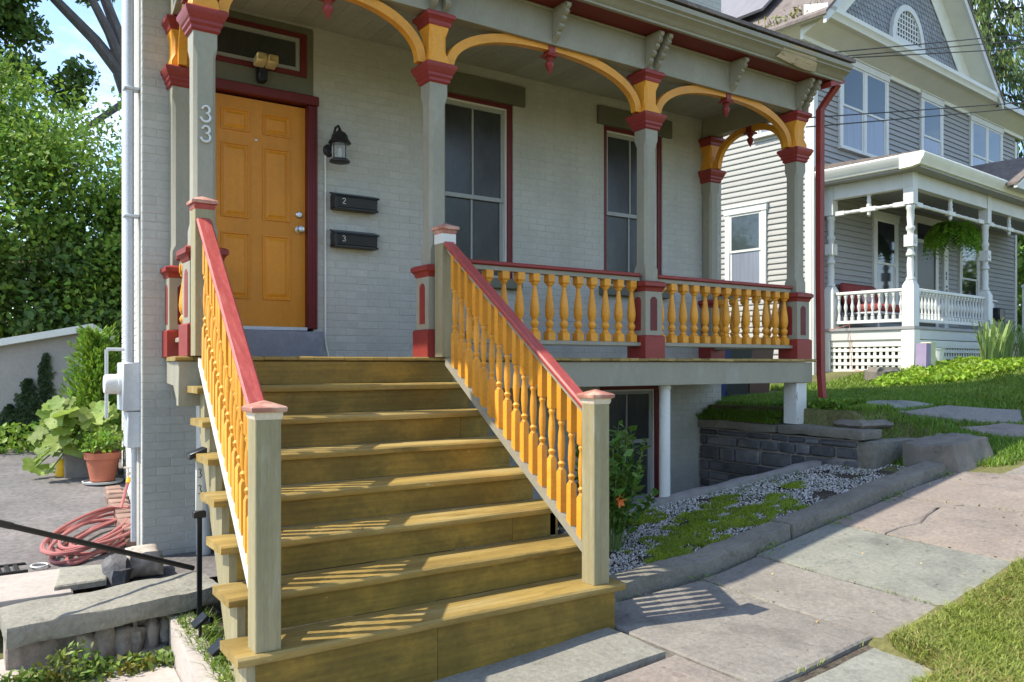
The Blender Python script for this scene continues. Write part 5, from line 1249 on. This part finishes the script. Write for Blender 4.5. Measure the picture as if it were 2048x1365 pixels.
# trees behind the clapboard house
tree('oak_tree', 'broad dark green tree behind the clapboard house roof', (28.6, 24.1, 1.5), 9, .35, (28.0, 24.0, 15.5), (5.5, 5, 5), 60, 24000, .34, LEAF_B, BARK, 5)
tree('garden_tree', 'leafy tree seen through the far end of the white porch', (27, 10.5, 1.5), 1.6, .15, (27, 10.5, 4.0), (3, 3, 2.8), 40, 12000, .22, LEAF_A, BARK, 6)
def spruce(name, label, base, H, rad, n, seed, droop=1.0):
    t = thing(name, label, 'tree', base, 'conifers beyond the clapboard house'); rn = np.random.default_rng(seed); b = Vector(base)
    MB().tube([b, b + Vector((0, 0, H * .5)), b + Vector((0, 0, H))], [.35, .22, .03], 8).build('trunk', BARK, t)
    P = []; D = []; lim = MB()
    nb_ = 120
    for i in range(nb_):
        z_ = H * (.12 + .86 * (i / nb_)); L_ = rad * (1 - z_ / H) ** .75 * rn.uniform(.65, 1.15) + .2; a = i * 2.39996 + rn.uniform(-.3, .3)
        d_ = np.array([math.cos(a), math.sin(a), 0]); m_ = int(n / nb_ * (L_ / rad + .25))
        s = rn.uniform(.12, 1, m_); c = d_[None] * (L_ * s)[:, None] + np.array([0, 0, z_]) + np.stack([0 * s, 0 * s, -.35 * L_ * s ** 1.5 + .12 * L_ * s ** 4], 1)
        hang = rn.uniform(0, 1, m_) ** 1.3 * droop * (.25 + .8 * s); sid = rn.normal(0, .16 + .12 * L_ / rad, (m_, 1)) * np.array([[-d_[1], d_[0], 0]])
        P.append(c + sid - np.stack([0 * s, 0 * s, hang], 1)); D.append(np.stack([0 * s + d_[0] * .3, 0 * s + d_[1] * .3, -np.ones(m_)], 1))
        e = [tuple(np.array(base) + d_ * L_ * k + np.array([0, 0, z_ - .35 * L_ * k ** 1.5 + .12 * L_ * k ** 4])) for k in (0, .5, 1)]
        lim.tube(e, [.05, .03, .01], 4)
    lim.build('limbs', BARK, t)
    P = np.concatenate(P); D = np.concatenate(D); npmesh('crown', leaves(P, .26, rn, .26, None, 0, .1, D, .75), 3, LEAF_S, t, base, 'stuff')
spruce('spruce_tree', 'tall drooping spruce right of the shingled gable', (33.5, 16.3, 1.5), 24, 6.2, 52000, 7, 1.3)
spruce('spruce_tree', 'smaller spruce at the right edge behind the clapboard house', (38, 14.2, 1.5), 16, 4.6, 24000, 8, 1.0)
for i_, (bx_, by_, h_, lab_) in enumerate(((30, -34, 13, 'tall tree across the street, mirrored in the upstairs windows'), (48, -24, 11, 'round tree across the street at the uphill end'), (13, -44, 14, 'broad tree across the street opposite the stairs'), (-9, -42, 12, 'tree across the street at the driveway end'))):
    tree('street_tree', lab_, (bx_, by_, .6), 4, .3, (bx_, by_, h_ * .58), (5.2, 5, h_ * .42), 45, 9000, .5, LEAF_A, BARK, 60 + i_, group='trees across the street')
# yew by the shed
t = thing('yew_shrub', 'feathery yellow green evergreen shrub between shed and house corner', 'shrub', (1.50, 11.95, .4)); rn = np.random.default_rng(12)
MB().tube([(1.50, 11.95, .35), (1.50, 11.95, 1.6)], [.03, .008], 6).build('stem', BARK, t)
P = []; D = []
for i in range(420):
    z_ = rn.uniform(.05, 1.55); a = rn.uniform(0, 6.28); r_ = .62 * (1 - (z_ / 1.95)) ** .6; m_ = 26; s = np.linspace(.15, 1, m_); d_ = np.array([math.cos(a), math.sin(a), .75]); d_ /= np.linalg.norm(d_)
    P.append(np.array([0, 0, z_]) + d_[None] * (r_ * rn.uniform(.6, 1.15) * s)[:, None] + rn.normal(0, .012, (m_, 3))); D.append(np.repeat((d_ + np.array([0, 0, .3]))[None], m_, 0))
P = np.concatenate(P); D = np.concatenate(D); npmesh('foliage', leaves(P, .07, rn, .32, None, 0, .1, D, .6), 3, LEAF_Y, t, (1.50, 11.95, .4), 'stuff')
# ivy on the shed
rn = np.random.default_rng(13); u = []
dirAB = (B - A); LAB = dirAB.length; dAB = dirAB / LAB; nAB = Vector((-dAB.y, dAB.x))
if nAB.y > 0: nAB = -nAB
for (uc, w0, h) in ((.5, .14, 1.35), (.72, .2, 1.0), (.95, .2, .65), (.12, .08, .5), (1.5, .4, .8)):
    n = int(2600 * h * w0 * 2); zz = rn.uniform(0, 1, n) ** .8; w_ = w0 * (1 - zz) ** .7 + .03; x = uc + rn.normal(0, .5, n) * w_ - zz * .05
    for a, z_ in zip(x, zz): p = A + dAB * float(a) + nAB * .03; u.append((p.x, p.y, .38 + z_ * h))
npm = npmesh('ivy', leaves(np.array(u) - np.array((1.2, 14, .4)) , .06, rn, .9, np.array([[nAB.x, nAB.y, .3]]), .7), 3, LEAF_IV, None, (1.2, 14, .4), None)
tag(npm, 'dark ivy climbing the taupe shed wall', 'ivy')
# low greenery in front of the shed
P = np.stack([rn.uniform(-.6, 1.0, 2600), rn.uniform(12.4, 13.6, 2600), rn.uniform(0, 1, 2600) ** 1.6 * .42 + .38], 1); o = npmesh('ground_plants', leaves(P - np.array((.2, 13, .4)), .085, rn, .6, np.array([[0, 0, 1.]]), .4), 3, LEAF_A, None, (.2, 13, .4)); o['label'] = 'low leafy plants at the end of the driveway'; o['category'] = 'plants'

# shrub with orange flower beside the staircase
bs = thing('flowering_shrub', 'glossy green shrub with an orange bloom right of the stairs', 'shrub', (4.35, 4.95, .1)); rn = np.random.default_rng(15); rg = random.Random(15); stm = MB(); P = []; D = []
for i in range(64):
    a = rg.uniform(0, 6.28); r_ = rg.uniform(.05, .36); h = rg.uniform(.45, 1.08) * (1 - r_ * .5); b0 = Vector((4.33 + .06 * math.cos(a), 4.98 + .06 * math.sin(a), .1)); e = Vector((4.33 + r_ * math.cos(a), 4.98 + r_ * math.sin(a), .12 + h)); m_ = b0.lerp(e, .5) + Vector((0, 0, .08))
    stm.tube([b0, m_, e], [.005, .004, .002], 4)
    for k in range(16):
        s = .25 + .75 * k / 15; p = (b0.lerp(m_, s * 2) if s < .5 else m_.lerp(e, s * 2 - 1)); a2 = k * 2.4 + a; d_ = Vector((math.cos(a2), math.sin(a2), .55)).normalized(); P.append(tuple(p + d_ * .035)); D.append(tuple(d_))
stm.build('stems', STEMM, bs); P = np.array(P); D = np.array(D)
npmesh('foliage', leaves(P - np.array((4.35, 4.95, .1)), .095, rn, .5, np.array([[0, 0, 1.]]), .6, .3, D, .85), 3, LEAF_SH, bs, (4.35, 4.95, .1), 'stuff')
q = MB(); 
for k in range(7):
    a = k * .9; d_ = Vector((math.cos(a), -.6, math.sin(a))); c = Vector((4.17, 4.72, .56)); q.add([tuple(c), tuple(c + d_ * .035 + Vector((.012, 0, 0.01))), tuple(c + d_ * .055), tuple(c + d_ * .035 - Vector((.012, 0, .01)))], [(0, 1, 2, 3)])
q.build('bloom', ORANGE, bs)

# gravel, moss, grass, weeds
rn = np.random.default_rng(20)
def scatter(n, x0, x1, y0, y1, ok, zf):
    x = rn.uniform(x0, x1, n); y = rn.uniform(y0, y1, n); k = np.array([ok(a, b_) for a, b_ in zip(x, y)]); x, y = x[k], y[k]
    return np.stack([x, y, np.array([zf(a, b_) for a, b_ in zip(x, y)])], 1)
bedz = lambda x, y: walk_z(x) + .012
def bed(x, y): return 4.22 < y < (pit_y(x) - .05 if x > 4.5 else 5.85) and (x < 7.35 or (y < 4.62 and x < 7.58))
P = scatter(30000, 3.25, 7.6, 4.2, 5.9, lambda x, y: bed(x, y) and mn.noise(Vector((x * 3.2, y * 3.2, 2))) > -.36 + .25 * random.random(), bedz)
n = len(P); sz = rn.uniform(.005, .0125, n)
octv = np.array([(1, 0, 0), (0, 1, 0), (-1, 0, 0), (0, -1, 0), (0, 0, .8), (0, 0, -.8)]); octf = np.array([(0, 1, 4), (1, 2, 4), (2, 3, 4), (3, 0, 4), (1, 0, 5), (2, 1, 5), (3, 2, 5), (0, 3, 5)])
ang = rn.uniform(0, 6.28, n); jit = rn.uniform(.5, 1.35, (n, 6, 3)); ov = octv[None] * jit * sz[:, None, None]; c_, s_ = np.cos(ang)[:, None], np.sin(ang)[:, None]
til = rn.normal(0, .5, (n, 1)); ovz = ov[..., 2] + ov[..., 0] * til
V = np.stack([ov[..., 0] * c_ - ov[..., 1] * s_, ov[..., 0] * s_ + ov[..., 1] * c_, ovz], -1) + P[:, None, :]
I = (octf[None] + (np.arange(n) * 6)[:, None, None]).reshape(-1, 3)
o = npmesh('gravel', (V.reshape(-1, 3), I), 3, GRAVEL); o['label'] = 'pale marble chip gravel in the bed beside the sidewalk'; o['category'] = 'gravel'
mossc = [(4.75, 4.62, .34), (5.15, 4.72, .34), (5.5, 4.66, .36), (5.85, 4.55, .26), (4.45, 4.42, .22), (5.3, 4.98, .22), (4.72, 4.30, .10), (4.95, 4.42, .2), (6.1, 4.75, .14), (6.5, 4.9, .12), (5.75, 5.1, .2), (5.05, 5.35, .22)]
def mossy(x, y):
    return bed(x, y) and any(math.hypot((x - a), (y - b_) * 1.25) < r_ * (1 + .7 * mn.noise(Vector((x * 5, y * 5, 8)))) for a, b_, r_ in mossc)
P = scatter(70000, 4.1, 6.8, 4.22, 5.6, lambda x, y: mossy(x, y) and mn.noise(Vector((x * 9, y * 9, 4))) > -.25, bedz); o = npmesh('moss', blades(P, .03, rn, .0024, .8), 3, MOSS); o['label'] = 'bright green moss patches in the gravel bed'; o['category'] = 'moss'
Pw = scatter(2600, 3.4, 7.4, 4.25, 5.6, lambda x, y: bed(x, y) and mn.noise(Vector((x * 2.6, y * 2.6, 14))) > .12, bedz); Pw[:, 2] += rn.uniform(0, .035, len(Pw)); o = npmesh('bed_weeds', leaves(Pw, .022, rn, .5, np.array([[0, 0, 1.]]), .4), 3, WEED); o['label'] = 'small weeds sprouting through the gravel bed'; o['category'] = 'weeds'
def lawn1(x, y):
    e = 2.50 + .06 * mn.noise(Vector((x * 2.2, 3, 0))) + .04 * mn.noise(Vector((x * 8, 3, 0))) - (.4 * sm(4.12, 3.95, x))
    if y < e: return True
    return False
P = scatter(120000, 3.3, 7.2, 1.2, 2.62, lambda x, y: lawn1(x, y) and (y > 1.5 or x > 3.6), lambda x, y: gz(x, y) - .005)
o = npmesh('lawn_grass', blades(P, .05, rn, .0030, .85), 3, GRASSY); o['label'] = 'sunny rough grass strip in front of the sidewalk'; o['category'] = 'grass'
Pd = scatter(16000, 3.3, 7.2, 1.2, 2.62, lambda x, y: lawn1(x, y) and mn.noise(Vector((x * 2.5, y * 2.5, 9))) > -.1, lambda x, y: gz(x, y) - .005)
o = npmesh('dry_grass', blades(Pd, .05, rn, .0026, 1.2), 3, DRYLEAF); o['label'] = 'straw coloured dead blades in the front grass strip'; o['category'] = 'grass'
def insl(x, y):
    for pl in ([(8.12, 5.45), (8.75, 5.45), (9.1, 4.98), (8.12, 5.0)], [(8.3, 4.93), (9.25, 4.92), (10.06, 4.5), (9.61, 4.27), (8.84, 4.65)], [(8.72, 4.5), (9.36, 4.36), (9.5, 4.2), (9.07, 3.98)]):
        c = False; j = len(pl) - 1
        for i in range(len(pl)):
            if (pl[i][1] > y) != (pl[j][1] > y) and x < (pl[j][0] - pl[i][0]) * (y - pl[i][1]) / (pl[j][1] - pl[i][1]) + pl[i][0]: c = not c
            j = i
        if c: return True
    return False
def lawn2(x, y):
    if insl(x, y): return False
    if y < 5.2: return y > 3.62 + .10 * mn.noise(Vector((x * 3, 0, 0))) + (.42 if x < 8.2 else 0) * sm(8.1, 7.7, x)
    return True
P = scatter(70000, 7.62, 12.5, 3.6, 7.2, lawn2, gz); o = npmesh('lawn_grass', blades(P, .06, rn, .005, .6), 3, GRASSD); o['label'] = 'green lawn in front of the clapboard house'; o['category'] = 'grass'
P = scatter(30000, 10.0, 17, 4.5, 8.4, lambda x, y: True, gz); P2 = P; o = npmesh('lawn_grass', blades(P, .08, rn, .009, .6), 3, GRASS); o['label'] = 'far bright lawn beside the white porch'; o['category'] = 'grass'
P = scatter(5200, 7.3, 7.75, 5.75, 6.9, lambda x, y: True, lambda x, y: max(.95, gz(x, y) - .1)); o = npmesh('bank_grass', blades(P, .075, rn, .004, .9), 3, GRASSD); o['label'] = 'dark grass growing on the retaining wall under the porch'; o['category'] = 'grass'
P = scatter(2600, 7.55, 8.05, 5.15, 5.5, lambda x, y: True, gz); P[:, 2] += rn.uniform(0, .1, len(P)); o = npmesh('wall_weeds', leaves(P, .045, rn, .6, np.array([[0, 0, 1.]]), .4), 3, GRASSD); o['label'] = 'leafy weeds round the foot of the red downspout'; o['category'] = 'weeds'
# ground cover and iris in front of the neighbour's porch
def gcv(x, y): return math.hypot((x - 13.6) / 2.4, (y - 6.75 + (x - 13.6) * .10) / .72) < 1 + .2 * mn.noise(Vector((x * 2, y * 2, 0)))
P = scatter(26000, 10.8, 16.2, 5.4, 8.2, gcv, lambda x, y: gz(x, y)); P[:, 2] += rn.uniform(0, 1, len(P)) ** .6 * np.array([.05 + .13 * (.5 + .5 * mn.noise(Vector((x * 2.5, y * 2.5, 4)))) for x, y, z in P])
o = npmesh('ground_cover', leaves(P, .085, rn, .55, np.array([[0, 0, 1.]]), .55), 3, LEAF_GC); o['label'] = 'bright green leafy ground cover below the white porch'; o['category'] = 'ground cover'
for i in range(13):
    lx = 1.0 + i * .42 + random.uniform(-.1, .1); ly = PD - .5 - random.uniform(0, .5); w_ = nworld(lx, ly, 0); zb = gz(w_[0], w_[1]); q = MB()
    for k in range(24):
        a = random.uniform(0, 6.28); L_ = random.uniform(.45, .95); d_ = Vector((math.cos(a), math.sin(a), 0)); s_ = Vector((-d_.y, d_.x, 0)) * .016; b0 = Vector((w_[0], w_[1], zb)) + d_ * random.uniform(0, .1)
        ln = random.uniform(.12, .5); ps = [b0, b0 + Vector((0, 0, L_ * .5)) + d_ * L_ * ln * .3, b0 + Vector((0, 0, L_ * .85)) + d_ * L_ * ln * .8, b0 + Vector((0, 0, L_ * (.95 - ln * .4))) + d_ * L_ * (ln * 1.3)]
        ws = [.8, 1.1, .8, .05]; n0 = len(q.v); q.add([tuple(p + s_ * w2 * e) for p, w2 in zip(ps, ws) for e in (-1, 1)], [(2 * j, 2 * j + 1, 2 * j + 3, 2 * j + 2) for j in range(3)])
    tag(q.build('iris_clump', IRIS, sharp=180), '%s clump of pale strap leaves below the white porch, counted from its corner pier' % 'first second third fourth fifth sixth seventh eighth ninth tenth eleventh twelfth thirteenth'.split()[i], 'plant', 'strap leaf plants below the porch')
# things on the neighbour's lawn
w_ = nworld(-.55, -1.55, 0); b = rough((w_[0] - .32, w_[0] + .3, w_[1] - .2, w_[1] + .2, gz(*w_[:2]) - .06, gz(*w_[:2]) + .22), (7, 5, 4), .05, 44, 2.2, .06); tag(b.build('lawn_rock', BOULD), 'low rounded rock at the edge of the lattice', 'rock')
w_ = nworld(.05, -1.95, 0); zb = gz(*w_[:2]); q = MB().box(w_[0] - .12, w_[0] + .02, w_[1] - .09, w_[1] + .09, zb, zb + .50).xf(lambda x, y, z: (x + (z - zb) * .04, y, z)); cbx = thing('cardboard_carton', 'upright purple and pale yellow carton before the lattice', 'carton', (w_[0], w_[1], zb)); q.build('purple_side', PURPLE, cbx); MB().box(w_[0] + .021, w_[0] + .16, w_[1] - .09, w_[1] + .09, zb, zb + .52).xf(lambda x, y, z: (x + (z - zb) * .04, y, z)).build('yellow_side', PALEY, cbx)
w_ = nworld(.75, -1.85, 0); zb = gz(*w_[:2]); q = MB().lathe(w_[0], w_[1], [(.09, zb), (.115, zb + .3), (.125, zb + .305), (.125, zb + .32), (.11, zb + .32), (.1, zb + .28)], 16); tag(q.build('bucket', PLAST), 'small white bucket by the porch pier', 'bucket')
tag(MB().tube([nworld(-.02, -.30, 2.2) , nworld(.3, -.52, 2.3), nworld(.29, -.55, 1.9), nworld(.24, -.6, 1.5), nworld(.0, -1.2, gz(12.9, 8.2) + .02)], .007, 5).build('extension_cord', M('orange_cord', (.55, .20, .14), .6)), 'thin orange cord hanging over the white lattice', 'cord')
# weeds at the left planter, slab, kerb and joints
def weedpatch(name, lab, n, x0, x1, y0, y1, h, zf, m_, size=.04, ok=lambda x, y: True):
    P = scatter(n, x0, x1, y0, y1, ok, zf); P[:, 2] += rn.uniform(0, 1, len(P)) ** 1.4 * h; o = npmesh(name, leaves(P, size, rn, .5, np.array([[0, 0, 1.]]), .45), 3, m_); o['label'] = lab; o['category'] = 'weeds'
weedpatch('planter_weeds', 'small green weeds growing in the soil beside the stairs', 2600, 1.05, 1.26, 3.95, 5.5, .10, lambda x, y: .04, WEED, .026, lambda x, y: mn.noise(Vector((x * 4, y * 3, 0))) > -.15 and x < 1.10 + .12 * (y - 3.7))
P = scatter(1500, 1.05, 1.24, 4.0, 5.4, lambda x, y: x < 1.10 + .11 * (y - 3.7), lambda x, y: .03); o = npmesh('planter_grass', blades(P, .10, rn, .003, .8), 3, GRASS); o['label'] = 'grass blades among the weeds beside the stairs'; o['category'] = 'grass'
wp = []; wy = []
for i in range(11):
    x = .10 + i * .085 + random.uniform(-.03, .03); y = 5.0 - random.uniform(0, .12); hh = random.uniform(.06, .2) if i < 8 else .06
    P = rn.normal(size=(130, 3)) * np.array([.055, .045, .0]) + np.array([0, 0, 1]) * (rn.uniform(0, 1, (130, 1)) ** 1.1 * hh) + np.array([x, y, -.1])
    (wp if i % 4 else wy).append(leaves(P, .042, rn, .5, np.array([[0, 0, 1.]]), .4))
o = npmesh('slab_weeds', join(*wp), 3, WEED); o['label'] = 'green weeds along the front of the long grey slab'; o['category'] = 'weeds'
o = npmesh('yellow_weeds', join(*wy), 3, WEEDY); o['label'] = 'yellowing weeds among the green ones before the slab'; o['category'] = 'weeds'
jl = []
for (a, b_) in (((4.14, 2.6), (4.235, 3.94)), ((4.755, 2.5), (4.85, 3.97)), ((5.65, 2.56), (5.76, 3.98)), ((6.71, 2.6), (6.65, 3.98)), ((3.46, 3.985), (7.5, 3.995)), ((3.43, 2.57), (4.12, 2.58))):
    for k in range(70 if b_[0] - a[0] < 2 else 260):
        t_ = rn.uniform(); x = a[0] + (b_[0] - a[0]) * t_; y = a[1] + (b_[1] - a[1]) * t_
        if mn.noise(Vector((x * 3.5, y * 3.5, 5))) > .05: jl.append((x + rn.normal(0, .006), y + rn.normal(0, .006), walk_z(x)))
o = npmesh('joint_grass', blades(np.array(jl), .028, rn, .002, .8), 3, GRASSY); o['label'] = 'tiny grass tufts in the sidewalk joints'; o['category'] = 'grass'
P = scatter(900, 3.4, 7.5, 3.90, 4.01, lambda x, y: mn.noise(Vector((x * 2.5, 1, 5))) > .15, lambda x, y: walk_z(x) + .01); P[:, 2] += rn.uniform(0, .03, len(P)); o = npmesh('kerb_weeds', leaves(P, .022, rn, .5, np.array([[0, 0, 1.]]), .4), 3, WEED); o['label'] = 'small weeds at the foot of the kerb stones'; o['category'] = 'weeds'
P = scatter(90, 3.4, 7.5, 2.6, 3.95, lambda x, y: True, lambda x, y: walk_z(x) + .017); P3 = scatter(14, 1.2, 3.0, 3.65, 5.2, lambda x, y: True, lambda x, y: Z0 + TR * math.floor((y - Y0) / TD) + .006)
o = npmesh('fallen_leaves', leaves(np.concatenate([P, P3]), .02, rn, .6, np.array([[0, 0, 1.]]), .98, .2, np.array([[1, .3, 0]]), .3), 3, DRYLEAF); o['label'] = 'scattered dry leaf specks on sidewalk and treads'; o['category'] = 'leaves'
# weeds in the neighbour's gutter
P = np.concatenate([np.stack([rn.uniform(-.52, -.36, 260), rn.uniform(-.4, 1.6, 260), 7.80 + rn.uniform(0, 1, 260) ** 2 * .22], 1)]); P = np.array([nworld(*p) for p in P]); o = npmesh('gutter_weeds', leaves(P, .09, rn, .35, None, 0, .2, np.array([[0, 0, 1.]]), .5), 3, WEEDY); o['label'] = 'yellow green weeds sprouting from the clapboard house gutter'; o['category'] = 'weeds'
